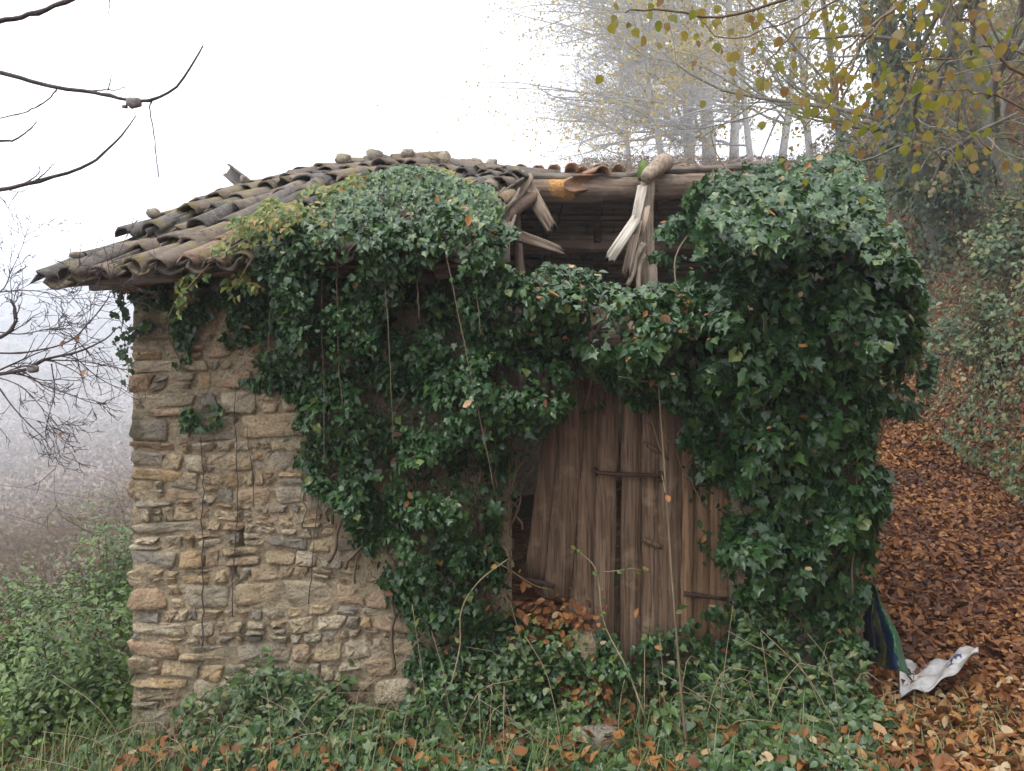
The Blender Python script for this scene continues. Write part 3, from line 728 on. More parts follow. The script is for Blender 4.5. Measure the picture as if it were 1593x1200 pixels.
timber('broken_plank', ((990, 340, 7.08), (949, 402, 6.95)), .075, .085, .03, WOOD_PALE, 46, .03)
timber('broken_plank', ((992, 340, 7.13), (974, 424, 7.06)), .075, .07, .035, WOOD_GREY, 47, .06)
timber('broken_plank', ((1006, 320, 7.16), (998, 372, 7.12)), .05, .04, .03, WOOD_GREY, 48, .06)
for q, (c, r0) in enumerate((([at(1002, 380, 7.12), at(990, 400, 7.1), at(985, 425, 7.08), at(976, 445, 7.05)], .032), ([at(1001, 396, 7.16), at(994, 415, 7.13), at(993, 455, 7.1)], .035))):
    V, Fc = log(c, r0, r0 * .7, 10, 6, .15, 60 + q); child('splinter', mesh('splinter', V, Fc, WOOD_GREY, .2 + q * .3), roof)

# ---- doors
DOOR_Y = 5.10
def door_leaf(name, planks, mat, label):
    root = child(name, None, barn); root['label'] = label
    for q, (a, b_, w0, w1, y0, y1) in enumerate(planks):
        V, Fc = plank(at(*a, y0), at(*b_, y1), w0 * 5.1 / F, w1 * 5.1 / F, .03, (0, -1, 0), 12, .0025, hash((a, q)) % 999 if False else int(a[0] * 7 + q), .02)
        child('plank', mesh('plank', V, Fc, mat, tr.random()), root)
    return root
dl = door_leaf('door_leaf', [((874, 560), (834, 900), 30, 38, 5.135, 5.11), ((899, 556), (866, 935), 34, 42, 5.115, 5.08), ((924, 560), (903, 985), 34, 44, 5.135, 5.09), ((948, 575), (936, 1040), 30, 32, 5.11, 5.065)], WOOD_DOOR, 'left door leaf leaning out of true, dark planks')
dr = door_leaf('door_leaf', [((982, 580), (980, 1050), 28, 32, 5.115, 5.095), ((1012, 580), (1008, 1030), 34, 36, 5.135, 5.12), ((1044, 580), (1040, 1030), 36, 36, 5.12, 5.10)], WOOD_DOOR, 'right door leaf of upright grey brown planks')
dp = door_leaf('door_panel', [((1070, 600), (1068, 1020), 16, 17, 5.095, 5.085), ((1092, 600), (1091, 1020), 34, 34, 5.13, 5.12), ((1124, 600), (1122, 1020), 36, 36, 5.12, 5.11)], WOOD_PANEL, 'fixed panel of warmer brown boards beside the door')
b = Bag(); b.add(*tube(curve([at(927, 735, 5.03), at(960, 738, 5.03), at(1000, 739, 5.04), at(1028, 741, 5.05)], 10), .014, 7)); b.add(*tube(curve([at(927, 735, 5.03), at(926, 729, 5.06), at(929, 741, 5.1)], 5), .012, 6)); b.add(*tube([at(1028, 734, 5.05), at(1029, 750, 5.06)], .016, 7))
child('bolt', b.mesh('bolt', IRON), dl)
V, Fc = plank(at(1064, 924, 5.06), at(1130, 932, 5.06), .03, .024, .01, (0, -1, 0), 6, .001, 71); child('hinge_strap', mesh('hinge_strap', V, Fc, IRON, .3), dp)
V, Fc = plank(at(820, 902, 5.04), at(862, 912, 5.04), .03, .03, .012, (0, -1, 0), 5, .002, 72); child('hinge_strap', mesh('hinge_strap', V, Fc, IRON, .6), dl)
for q, (a, b_) in enumerate((((1000, 690), (1032, 705)), ((998, 838), (1030, 852)))):
    V, Fc = plank(at(*a, 5.09), at(*b_, 5.09), .03, .028, .015, (0, -1, 0), 5, .002, 73 + q); child('batten', mesh('batten', V, Fc, WOOD_DOOR, .4), dr)
V, Fc = plank(at(876, 552, 5.02), at(948, 606, 5.03), .07, .055, .05, (0, -1, .2), 6, .004, 75, .03); child('fallen_lintel', mesh('fallen_lintel', V, Fc, WOOD_DOOR, .9), barn)
V, Fc = plank((-.15, 5.06, 1.86), (1.55, 5.06, 1.88), .14, .14, .16, (0, -1, 0), 10, .006, 76); child('lintel', mesh('lintel', V, Fc, WOOD_DARK, .5), barn)
for q, (px, py, wd) in enumerate(((957, 985, 14), (966, 1000, 18), (958, 690, 9))):
    V, Fc = plank(at(px, py - 70, 5.2), at(px + 2, py + 50, 5.18), wd * .004, wd * .004, .02, (0, -1, 0), 6, .003, 80 + q, .02); child('broken_slat', mesh('broken_slat', V, Fc, WOOD_DOOR, .2), barn)

# ---- things lying on the roof
def thing(name, V, Fc, mat, label, cat, group=None, rnd=.3, smooth=False):
    V = np.asarray(V); base = np.array([V[:, 0].mean(), V[:, 1].mean(), V[:, 2].min()])
    o = link(name, mesh(name, V - base, Fc, mat, rnd, smooth=smooth)); o.location = base; return tag(o, label, cat, group)
def on_roof(px):
    """find the roof point under a photo column on the verge / ridge line"""
    us = np.linspace(0, 1, 200); P = S(us, 1.0 + 0 * us); q = np.argmin(np.abs(proj(P)[0] - px)); return P[q]
for q, (u, v, r, sq, lab) in enumerate((
        (.012, .26, .060, (1.2, .9, .85), 'squarish grey stone weighing down the roof edge near the eave'),
        (.012, .56, .055, (1, 1, 1.1), 'small pointed blue grey stone on the roof edge'),
        (.03, .03, .045, (1.5, 1, .7), 'lichened stone lump at the drooping roof corner'),
        (.03, .985, .10, (1.1, 1, .8), 'leftmost dark stone of the row along the ridge'),
        (.09, 1.0, .11, (1.2, 1, .9), 'broad rounded stone on the ridge, right of the leftmost one'),
        (.16, 1.0, .09, (1.2, 1, .8), 'low dark stone in the middle of the ridge row'),
        (.235, 1.0, .10, (1.0, 1, 1.1), 'tallest pointed stone on the ridge above the ivy'),
        (.30, 1.0, .09, (1.3, 1, .75), 'flat topped stone on the ridge right of the tallest one'),
        (.335, 1.0, .085, (1.1, 1, 1.0), 'peaked stone on the ridge near the end of the standing tiles'))):
    p = S(u, v); d, x_, n = S_frame(u, v); V, Fc = boulder(p + n * (.075 + r * .1), r * .62, 700 + q, sq)
    thing('roof_stone', V, Fc, STONE, lab, 'stone', 'stones lying on the roof', .465 if q % 3 else .38)
def loose_tile(px, py, Y, yaw, pit, rol, mat_set, lab, s=1.0, k=0):
    o = link('loose_tile', mat_set[k]); X, Y_, Z = tilt(np.array([1.0, 0, 0]), np.array([0, 1.0, 0]), np.array([0, 0, 1.0]), math.radians(yaw), math.radians(pit), math.radians(rol))
    o.matrix_world = frame_matrix(at(px, py, Y), X, Y_, Z, s); return tag(o, lab, 'roof tile', 'loose roof tiles')
loose_tile(402, 306, 6.9, 75, 38, 70, TM, 'dark curved tile tipped up on the left roof edge', 1.0, 1)
loose_tile(418, 300, 6.9, -20, 15, 30, TM, 'pale tile lying askew beside the tipped up dark tile', 1.0, 2)
loose_tile(884, 287, 7.16, -60, 12, -70, TT, 'pinkish half tile hanging over the ridge beam', .95, 1)
loose_tile(938, 270, 7.25, 20, 8, 5, TT, 'orange tile leaning behind the hanging half tile on the ridge', .95, 2)
m_ = M('algae_tile'); ALGAE = m_.bsdf(m_.ramp(m_.noise(m_.pos(), 14, 4), [(.35, (.05, .09, .02)), (.55, (.11, .17, .03)), (.7, (.12, .11, .07))]), .9)
V = np.array([at(1000, 247, 7.18), at(1010, 258, 7.17), at(1009, 281, 7.17), at(993, 281, 7.17), at(990, 268, 7.17)])
V = np.concatenate([V, V + np.array([.015, .03, 0])]); Fc = [np.array([[0, 1, 2, 3, 4], [9, 8, 7, 6, 5]]), np.array([[q, (q + 1) % 5, 5 + (q + 1) % 5, 5 + q][::-1] for q in range(5)])]
thing('tile_fragment', V, Fc, ALGAE, 'pointed tile fragment green with algae above the post', 'roof tile', 'loose roof tiles')
V, Fc = log([at(1004, 277, 7.12), at(1018, 264, 7.2), at(1036, 251, 7.3)], .055, .085, 10, 10, .1, 21)
thing('log_stub', V, Fc, WOOD_GREY, 'short thick log stub lying across the ridge above the post', 'log', rnd=.1, smooth=True)

# ------------------------------------------------------------------ ivy
def small_clumps(poly, n, seed, rmin=18, rmax=48, h=(.06, .30)):
    r = np.random.default_rng(7000 + seed); P = np.array(poly); out = []
    while len(out) < n:
        x, y = r.uniform(P.min(0), P.max(0))
        if inside(poly, np.array([x]), np.array([y]))[0]: q = r.uniform(rmin, rmax); out.append((x, y, q * r.uniform(.8, 1.4), q, r.uniform(*h)))
    return out
def lump_height(px, py, lumps, base, seed):
    th = np.full(px.shape, base)
    for cx, cy, rx, ry, hh in lumps:
        q = 1 - ((px - cx) / rx) ** 2 - ((py - cy) / ry) ** 2
        th = np.maximum(th, base + hh * np.sqrt(np.maximum(q, 0))) if rx > 60 else th + .6 * hh * np.maximum(q, 0)
    return np.maximum(.02, th * (1 + .28 * wob(px, py, 46, seed)) + .035 * wob(px, py, 20, seed + 1))
def sample_poly(poly, n, r, fuzz=12, seed=0, holes=(), dens=None):
    P = np.array(poly, float); lo, hi = P.min(0) - fuzz, P.max(0) + fuzz; out = []; tot = 0
    while tot < n:
        q = r.uniform(lo, hi, (n * 2, 2)); jx = fuzz * wob(q[:, 0], q[:, 1], 24, seed + 5); jy = fuzz * wob(q[:, 0], q[:, 1], 24, seed + 6)
        k = inside(poly, q[:, 0] + jx, q[:, 1] + jy)
        for hp, keepp in holes: k &= ~(inside(hp, q[:, 0] + jx, q[:, 1] + jy) & (r.random(len(q)) > keepp))
        cl = wob(q[:, 0], q[:, 1], 30, seed + 7)
        k &= r.random(len(q)) < np.clip(.55 + .85 * cl, .05, 1)
        if dens is not None: k &= r.random(len(q)) < dens(q[:, 0], q[:, 1])
        out.append(q[k]); tot += k.sum()
    return np.concatenate(out)[:n]
def ivy_on_wall(poly, n, lumps, base=.07, Y0=YW, size=(.045, .085), seed=0, holes=(), fuzz=12, dens=None, upb=.5):
    r = np.random.default_rng(2000 + seed); q = sample_poly(poly, n, r, fuzz, seed, holes, dens); px, py = q.T
    th = lump_height(px, py, lumps, base, seed); e = 4.0
    gxx = (lump_height(px + e, py, lumps, base, seed) - lump_height(px - e, py, lumps, base, seed)) / (2 * e * 5 / F)
    gzz = -(lump_height(px, py + e, lumps, base, seed) - lump_height(px, py - e, lumps, base, seed)) / (2 * e * 5 / F)
    f = 1 - .85 * r.random(n) ** 1.7 + .22 * (r.random(n) < .06) * r.random(n)
    Y = Y0 - .02 - th * f; P = np.column_stack([(px - CX) * Y / F, Y, CZ - (py - CY) * Y / F])
    g = np.column_stack([-np.clip(gxx, -1.6, 1.6), -np.ones(n), -np.clip(gzz, -1.6, 1.6)])
    N = nrm(nrm(g) + np.array([0, 0, upb]) + r.normal(0, .54, (n, 3)))
    T = np.column_stack([r.normal(0, .75, n), -.35 + r.normal(0, .3, n), -1 + r.normal(0, .25, n)])
    S_ = r.uniform(size[0], size[1], n) * (1 + .25 * (r.random(n) < .12)); rr = np.clip(r.beta(1.6, 1.9, n) * .93 + .06 * (r.random(n) < .03), 0, 1)
    return P, N, T, S_, rr, f, px, py
def ivy_on_roof(poly, n, seed, th=.12, size=(.045, .08), u0=0, u1=1.02, holes=(), vmin=-.05):
    r = np.random.default_rng(3000 + seed); us = r.uniform(u0, u1, n * 6); vs = r.uniform(vmin, 1, n * 6)
    P = S(us, vs); px, py = proj(P); k = inside(poly, px + 12 * wob(px, py, 24, seed), py + 10 * wob(px, py, 24, seed + 1)) & (r.random(len(us)) < np.clip(.6 + .6 * wob(px, py, 30, seed + 2), .1, 1))
    for hp, keepp in holes: k &= ~(inside(hp, px, py) & (r.random(len(px)) > keepp))
    idx = np.nonzero(k)[0][:int(n * 1.25)]; us, vs, P, px, py = us[idx], vs[idx], P[idx], px[idx], py[idx]; n = len(idx)
    d = nrm(S(us, vs + .01) - S(us, vs - .01)); x = nrm(S(us + .01, vs) - S(us - .01, vs)); nn = nrm(np.cross(x, d))
    hgt = np.maximum(.03, th * (1 + .7 * wob(px, py, 36, seed + 3)))
    P = P + nn * (.06 + (hgt * (1 - .8 * r.random(n) ** 2))[:, None])
    qx, qy = proj(P); k = inside(poly, qx + 14 * wob(qx, qy, 20, seed + 8), qy + 9 * wob(qx, qy, 20, seed + 9)); P, d, nn, px, py = P[k], d[k], nn[k], px[k], py[k]; n = len(P)
    N = nrm(nn + np.array([0, -.5, .1]) + r.normal(0, .45, (n, 3))); T = -d + r.normal(0, .6, (n, 3)) + np.array([0, -.2, -.3])
    return P, N, T, r.uniform(*size, n), np.clip(r.beta(1.8, 1.6, n), 0, 1), np.ones(n), px, py
def merge(*sets): return [np.concatenate([s[i] for s in sets]) for i in range(8)]
def build_ivy(name, label, sets, n_obj, mat, tpls, kind, stems, base, dead=None, group='ivy climbing over the barn', fallen=0, seed=0):
    root = empty(name, base); tag(root, label, 'ivy', group)
    P, N, T, S_, rr, f, px, py = merge(*sets); r = np.random.default_rng(4000 + seed)
    score = S_ / P[:, 1] * (f > .8) * (.7 + .3 * r.random(len(P))); order = np.argsort(-score); pick = order[:n_obj]; rest_ = order[n_obj:]
    leaf_objects(root, P[pick], N[pick], T[pick], S_[pick], kind, tpls[0], mat)
    sel = r.integers(0, len(tpls), len(rest_)); ss = []
    for q, tp in enumerate(tpls):
        k = rest_[sel == q]; ss.append((P[k], N[k], T[k], S_[k], tp, rr[k]))
    o = child('foliage', leaf_mesh('foliage', ss, mat), root); o['kind'] = 'stuff'
    if stems:
        for nm, mat_s, lines in stems:
            if nm == 'stem_tangle':
                b = Bag()
                for pts, rad in lines: b.add(*tube(pts, rad, 4), r.random())
                o = child(nm, b.mesh(nm, mat_s), root); o['kind'] = 'stuff'
            else:
                for pts, rad in lines:
                    b = Bag(); b.add(*tube(pts, rad, 5), r.random()); child(nm, b.mesh(nm, mat_s), root)
    if fallen:
        k = r.choice(np.nonzero(f > .85)[0], fallen, replace=False)
        q = P[k] + np.array([0, -.03, .01]); leaf_objects(root, q, nrm(N[k] + np.array([0, -.2, .5])), r.normal(0, 1, (fallen, 3)), r.uniform(.025, .065, fallen), 'caught', DEAD, L_DEAD, 'caught_leaf')
    return root
def vline(px0, py0, px1, py1, Y0, Y1, wig, seed, n=14):
    r = np.random.default_rng(seed); t = np.linspace(0, 1, n); w_ = np.cumsum(r.normal(0, 1, n)); w_ -= np.linspace(w_[0], w_[-1], n)
    return np.array([at(lerp(px0, px1, q) + wig * w_[i_], lerp(py0, py1, q), lerp(Y0, Y1, q)) for i_, q in enumerate(t)])
def wall_stems(poly, n, seed, Y=4.96, r0=.012):
    r = np.random.default_rng(seed); P = np.array(poly); out = []
    while len(out) < n:
        x = r.uniform(P[:, 0].min(), P[:, 0].max()); y0 = r.uniform(P[:, 1].min(), P[:, 1].max()); L = r.uniform(60, 260)
        if inside(poly, np.array([x, x, x]), np.array([y0, y0 - L * .55, y0 - L * .3])).all():
            rr = r0 * r.uniform(.25, 1); out.append((vline(x, y0 + L * .5, x + r.normal(0, 40), y0 - L * .5, Y - r.uniform(0, .06), Y - r.uniform(.0, .15), 5, r.integers(1e6)), np.linspace(rr, rr * .5, 14)))
    return out

# left mass: over the eave, down the wall to the ground beside the door
LROOF = [(345, 400), (385, 350), (430, 320), (480, 292), (540, 268), (600, 256), (680, 268), (760, 290), (800, 330), (812, 390), (800, 440), (690, 440), (590, 440), (450, 425), (390, 420)]
LWALL = [(372, 440), (350, 470), (372, 505), (392, 560), (420, 590), (440, 610), (470, 640), (448, 690), (470, 745), (520, 800), (552, 850), (590, 880), (604, 930), (632, 985), (640, 1040), (690, 1075), (780, 1075),
         (792, 1000), (800, 930), (786, 880), (790, 800), (820, 742), (838, 700), (880, 640), (900, 585), (880, 540), (840, 470), (800, 430), (700, 432), (500, 428)]
void1 = [(590, 425), (730, 425), (720, 505), (640, 515), (585, 490)]; void2 = [(790, 690), (860, 650), (840, 760), (800, 890), (780, 850)]; void3 = [(540, 560), (600, 560), (640, 640), (600, 760), (560, 700)]
void4 = [(690, 740), (790, 720), (790, 780), (700, 800)]
LL = [(760, 620, 125, 95, .50), (830, 610, 75, 70, .52), (690, 660, 80, 60, .38), (700, 560, 80, 60, .34), (800, 480, 110, 60, .42), (560, 620, 90, 150, .16), (480, 520, 80, 80, .18), (700, 790, 100, 50, .36), (640, 730, 80, 60, .30), (700, 900, 90, 110, .22), (540, 760, 60, 70, .16)]
s1 = ivy_on_wall(LWALL, 15000, LL + small_clumps(LWALL, 60, 1), .09, size=(.026, .056), seed=1, holes=((void1, .5), (void2, .06), (void3, .45), (void4, .2)), dens=lambda x, y: np.where(y > 900, .55, 1.0))
fringe = [(400, 370), (470, 345), (560, 335), (700, 335), (780, 345), (800, 430), (790, 500), (740, 470), (700, 425), (660, 425), (610, 440), (590, 520), (540, 560), (480, 540), (440, 500), (410, 440)]
s2 = ivy_on_wall(fringe, 4200, [(760, 420, 80, 60, .14), (560, 400, 90, 40, .12)] + small_clumps(fringe, 26, 6, h=(.04, .16)), .10, Y0=4.60, size=(.026, .056), seed=3, fuzz=18, dens=lambda x, y: np.where(y > 430, .6, 1))
s3 = ivy_on_roof([(420, 415), (455, 360), (490, 325), (525, 298), (560, 274), (620, 262), (680, 268), (735, 278), (775, 300), (795, 350), (790, 440), (690, 440), (590, 440), (450, 428)], 5200, 4, .14, size=(.028, .056), u0=.05, u1=.55); s3[4][:] = np.clip(s3[4] * .75 + .27, 0, .97)  # roof leaves shifted to lighter yellow green: the light on top, put into their tones
shoots = []
for q, (a, b_, c, d, y0, y1) in enumerate(((520, 330, 532, 640, 4.5, 4.45), (556, 290, 580, 560, 5.5, 4.42), (690, 375, 770, 765, 4.42, 4.25), (730, 330, 748, 520, 4.6, 4.3), (640, 330, 652, 500, 4.7, 4.4), (500, 350, 505, 720, 4.5, 4.6), (465, 380, 470, 560, 4.46, 4.5), (600, 400, 612, 700, 4.4, 4.5), (430, 410, 418, 540, 4.5, 4.6))):
    shoots.append((vline(a, b_, c, d, y0, y1, .8, 800 + q, 18), np.linspace(.0034, .0018, 18)))
br = [(curve([at(640, 262, 6.8), at(585, 290, 6.2), at(500, 330, 5.4), at(440, 350, 5.0), at(395, 400, 4.5), at(370, 440, 4.46)], 20), np.linspace(.011, .004, 20)), (curve([at(560, 300, 5.9), at(470, 335, 5.2), at(400, 365, 4.8), at(340, 400, 4.5), at(300, 440, 4.5), at(268, 480, 4.55), at(262, 520, 4.7), at(280, 560, 4.9)], 22), np.linspace(.009, .003, 22))]
build_ivy('ivy', 'dark ivy hanging from the tiled eave down the wall left of the door', [s1, s2, s3], 300, L_IVY, [IVY_B, OVATE, IVY], 'ivy', [('stem_tangle', TWIG_BROWN, wall_stems(LWALL, 70, 31)), ('hanging_stem', TWIG_BROWN, shoots), ('trailing_stem', TWIG_BROWN, br)], (-.6, 4.9, -.6), fallen=60, seed=1)

# middle: the ledge of ivy over the doors
MID = [(800, 432), (832, 405), (880, 412), (930, 428), (985, 452), (1040, 448), (1090, 430), (1120, 450), (1130, 560), (1120, 660), (1090, 668), (1060, 640), (1030, 622), (990, 628), (968, 600), (930, 592), (890, 562), (850, 548), (815, 500)]
ML = [(870, 480, 80, 70, .48), (950, 500, 80, 70, .42), (1040, 530, 90, 80, .50), (1000, 470, 80, 40, .44), (1080, 600, 60, 60, .40)]
s4 = ivy_on_wall(MID, 5000, ML + small_clumps(MID, 24, 2), .14, size=(.032, .066), seed=11, holes=(([(885, 545), (950, 560), (940, 600), (890, 585)], .35),))
# loose growth lying back over the wall top, into the roof gap
ledge = [(800, 425), (880, 408), (990, 448), (1060, 440), (1100, 425), (1100, 470), (990, 490), (880, 450), (800, 460)]
s5 = ivy_on_wall(ledge, 1100, [], .10, Y0=5.35, size=(.035, .065), seed=13, upb=1.0)
build_ivy('ivy', 'ledge of glossy ivy with caught brown leaves above the plank doors', [s4, s5], 230, L_IVY, [IVY, OVATE, IVY_B], 'ivy', [('stem_tangle', TWIG_BROWN, wall_stems(MID, 24, 32))], (.8, 4.9, 1.8), fallen=80, seed=2)

foot = [(800, 955), (870, 985), (960, 1005), (1060, 965), (1140, 940), (1180, 950), (1180, 1080), (1000, 1100), (800, 1080)]
s14 = ivy_on_wall(foot, 2600, small_clumps(foot, 26, 9, h=(.05, .22)), .10, size=(.026, .058), seed=61, fuzz=18)
s14[4][:] = np.clip(s14[4] + .12, 0, 1)
s17 = ivy_on_wall([(1130, 930), (1330, 945), (1345, 1000), (1330, 1060), (1150, 1090)], 900, [], .09, size=(.03, .065), seed=64, fuzz=22)
s15 = ivy_on_wall([(1068, 690), (1130, 690), (1135, 900), (1085, 880)], 75, [], .03, Y0=5.09, size=(.03, .055), seed=62, fuzz=10)
s16 = ivy_on_wall([(895, 640), (935, 620), (925, 660), (900, 690)], 10, [], .03, Y0=5.08, size=(.03, .05), seed=63, fuzz=6)
build_ivy('ivy', 'low ivy creeping over the foot of the plank doors', [s14, s15, s16, s17], 160, L_IVY, [IVY, IVY_B, OVATE], 'ivy', None, (.8, 4.9, -.4), fallen=40, seed=7)

# right mass: from the ridge down the corner to the ground
RW = [(1062, 440), (1090, 380), (1140, 345), (1220, 320), (1320, 315), (1375, 350), (1415, 400), (1428, 455), (1438, 500), (1424, 565), (1400, 595), (1385, 612), (1362, 622), (1358, 680), (1372, 760), (1370, 820), (1352, 870), (1350, 930), (1318, 955), (1250, 955), (1170, 960), (1128, 905), (1122, 830), (1130, 770), (1095, 715), (1068, 690), (1060, 610)]
RLm = [(1250, 400, 130, 90, .26), (1340, 500, 115, 105, .30), (1250, 520, 120, 110, .40), (1140, 540, 80, 110, .40), (1230, 640, 110, 90, .30), (1310, 640, 60, 90, .28), (1220, 760, 90, 90, .20), (1310, 780, 62, 110, .24), (1240, 880, 110, 70, .15)]
s6 = ivy_on_wall(RW, 10500, RLm + small_clumps(RW, 55, 3, h=(.05, .24)), .12, size=(.042, .086), seed=21, holes=(([(1160, 950), (1350, 940), (1350, 1000), (1160, 1000)], .4),), dens=lambda x, y: np.where(y > 880, .6, 1))
RTOP = [(1060, 370), (1095, 318), (1140, 280), (1210, 264), (1262, 242), (1310, 236), (1350, 268), (1380, 335), (1415, 430), (1415, 520), (1060, 520), (1040, 420)]
s7 = ivy_on_roof(RTOP, 6000, 22, .20, size=(.04, .078), u0=.72, u1=1.13, vmin=-.12)
# twigs that stick out past the corner
s8 = ivy_on_wall([(1365, 330), (1395, 380), (1448, 440), (1448, 475), (1425, 520), (1390, 480), (1360, 400)], 480, [], .14, Y0=5.0, size=(.04, .075), seed=25, fuzz=18)
s6[4][:] = np.clip(s6[4] * .95, 0, 1)
s9 = ivy_on_wall([(1335, 560), (1440, 540), (1450, 590), (1410, 640), (1360, 640), (1350, 600)], 420, [], .2, Y0=5.05, size=(.04, .075), seed=26, fuzz=16)
rshoot = [(curve([at(1180, 300, 6.6), at(1130, 262, 6.8), at(1112, 232, 6.9), at(1105, 205, 6.9)], 10), np.linspace(.008, .004, 10)), (curve([at(1130, 300, 6.6), at(1060, 380, 6.0), at(1050, 430, 5.6), at(1062, 470, 5.3)], 12), np.linspace(.008, .004, 12)), (vline(1186, 490, 1188, 640, 4.52, 4.5, 1, 97), np.linspace(.005, .004, 14)), (vline(1338, 700, 1325, 930, 4.7, 4.8, 2.5, 98), np.linspace(.006, .006, 14))]
s7b = ivy_on_wall([(1030, 345), (1060, 310), (1095, 276), (1150, 258), (1250, 240), (1250, 275), (1150, 300), (1115, 350), (1095, 440), (1040, 450)], 620, [], .25, Y0=6.3, size=(.04, .08), seed=29, fuzz=26)
s6b = ivy_on_wall([(1180, 370), (1260, 340), (1400, 380), (1425, 480), (1180, 480)], 1500, [], .2, Y0=5.15, size=(.04, .078), seed=28, fuzz=16)
build_ivy('ivy', 'broad leaved ivy swallowing the right corner of the barn up to the ridge', [s6, s6b, s7, s7b, s8, s9], 300, L_IVY, [IVY, IVY, IVY_B], 'ivy', [('stem_tangle', TWIG_BROWN, wall_stems(RW, 50, 33)), ('trailing_stem', TWIG_BROWN, rshoot)], (2.0, 4.9, -.4), fallen=110, seed=3)

# yellowing vine on the tiles left of the ivy
YV = [(318, 400), (355, 355), (405, 322), (460, 300), (520, 278), (590, 272), (580, 330), (520, 380), (440, 420), (360, 432), (300, 428)]
s10 = ivy_on_roof(YV, 5200, 41, .17, size=(.026, .05), u0=.06, u1=.4)
s11 = ivy_on_wall([(345, 395), (400, 390), (400, 440), (372, 470), (345, 460)], 170, [], .06, Y0=4.6, size=(.03, .05), seed=42)
s12 = ivy_on_wall([(270, 440), (330, 400), (360, 410), (300, 460), (275, 500)], 70, [], .04, Y0=4.58, size=(.03, .05), seed=43)
s13 = ivy_on_roof([(600, 268), (660, 262), (760, 280), (760, 310), (640, 320), (520, 330), (520, 300)], 420, 44, .12, size=(.035, .06), u0=.2, u1=.5)
build_ivy('climbing_vine', 'yellowing vine creeping over the roof tiles left of the ivy', [s10, s11, s12, s13], 160, L_VINE, [OVATE, IVY_B], 'vine', None, (-1.8, 4.9, 2.3), group='vines on the barn', seed=4)

# thin ivy on the bare stone
sp = []
for q, (poly, n) in enumerate((([(200, 430), (380, 425), (372, 475), (320, 500), (262, 505), (240, 470), (205, 500)], 330), ([(262, 480), (300, 480), (296, 572), (275, 575)], 95), ([(315, 625), (345, 625), (342, 660), (285, 672), (283, 650)], 60),
                               ([(345, 520), (375, 530), (372, 552), (348, 545)], 16), ([(375, 588), (440, 580), (460, 605), (400, 612)], 60), ([(205, 505), (240, 500), (225, 520), (205, 525)], 20))):
    sp.append(ivy_on_wall(poly, n, [], .035, size=(.035, .062), seed=50 + q, fuzz=7))
lines = [(vline(314, 1010, 312, 680, 4.96, 4.96, 2.2, 120, 24), np.linspace(.0055, .003, 24)), (vline(362, 960, 366, 600, 4.96, 4.96, 1.5, 121, 20), np.linspace(.004, .0025, 20)), (vline(480, 940, 500, 690, 4.95, 4.95, 1.5, 122, 20), np.linspace(.004, .002, 20)), (vline(395, 790, 384, 660, 4.96, 4.96, 1.5, 123, 16), np.linspace(.003, .002, 16))]
build_ivy('ivy', 'sparse small ivy clinging to the bare stones near the left corner', sp, 90, L_IVY, [IVY, IVY_B], 'ivy', [('stem', TWIG_DARK, lines)], (-2.1, 4.97, -.5), seed=5)
# hanging strand at the eave corner
strand = vline(181, 425, 200, 575, 4.78, 4.86, 2.0, 130, 26)
r = np.random.default_rng(77); k = r.integers(0, 26, 90); P = strand[k] + r.normal(0, .022, (90, 3))
st = (P, nrm(np.column_stack([r.normal(0, .5, 90), -np.ones(90), r.normal(.2, .4, 90)])), np.column_stack([r.normal(0, .5, 90), r.normal(0, .3, 90), -np.ones(90)]), r.uniform(.018, .05, 90), r.random(90) * .6, np.ones(90), P[:, 0], P[:, 1])
build_ivy('ivy_strand', 'single ivy strand dangling from the eave at the left corner', [st], 60, L_IVY, [IVY, IVY_B], 'ivy', [('stem', TWIG_DARK, [(strand, np.linspace(.005, .002, 26))])], tuple(strand[0]), seed=6)

# ------------------------------------------------------------------ undergrowth in front of the wall
def ground_pts(n, x0, x1, y0, y1, r, keep=None):
    x = r.uniform(x0, x1, n * 3); y = r.uniform(y0, y1, n * 3)
    if keep is not None: k = keep(x, y); x, y = x[k], y[k]
    x, y = x[:n], y[:n]; return np.column_stack([x, y, ground_h(x, y)])
r = np.random.default_rng(500)
def barn_free(x, y): return ~((y > 4.98) & (x > -2.5) & (x < 2.3))
def weeds(n, x0, x1, y0, y1, hmax, size, seed, keepf=None):
    r = np.random.default_rng(seed); kf = (lambda x, y: barn_free(x, y) & (r.random(len(x)) < np.clip(.55 + .7 * wob(x, y, .35, seed), .06, 1)) & (keepf(x, y) if keepf else True))
    P = ground_pts(n, x0, x1, y0, y1, r, kf); m = len(P); hh = hmax * (.55 + .6 * wob(P[:, 0], P[:, 1], .3, seed + 1)) * (.22 + .78 * sstep(-2.3, -1.3, P[:, 0])) * (.5 + .5 * sstep(3.9, 4.9, P[:, 1]))
    P[:, 2] += np.maximum(.01, hh * r.random(m) ** .8)
    N = nrm(np.column_stack([r.normal(0, .45, m), r.normal(-.45, .4, m), np.ones(m)])); a = r.uniform(0, 6.28, m)
    return P, N, np.column_stack([np.cos(a), np.sin(a) - .3, r.normal(-.1, .4, m)]), r.uniform(*size, m), r.random(m)
def split_sets(w_, tpls, seed):
    r = np.random.default_rng(seed); sel = r.integers(0, len(tpls), len(w_[0])); return [(w_[0][sel == q], w_[1][sel == q], w_[2][sel == q], w_[3][sel == q], tp, w_[4][sel == q]) for q, tp in enumerate(tpls)]
W1 = weeds(9500, -2.7, 1.5, 3.7, 5.0, .30, (.025, .075), 510)
W2 = weeds(3000, .3, 2.1, 3.7, 5.0, .34, (.03, .075), 520)
W3 = weeds(4200, -1.9, .4, 4.55, 5.0, .62, (.03, .06), 530)
W4 = weeds(4200, -.1, 2.1, 4.62, 4.99, .68, (.025, .06), 535)
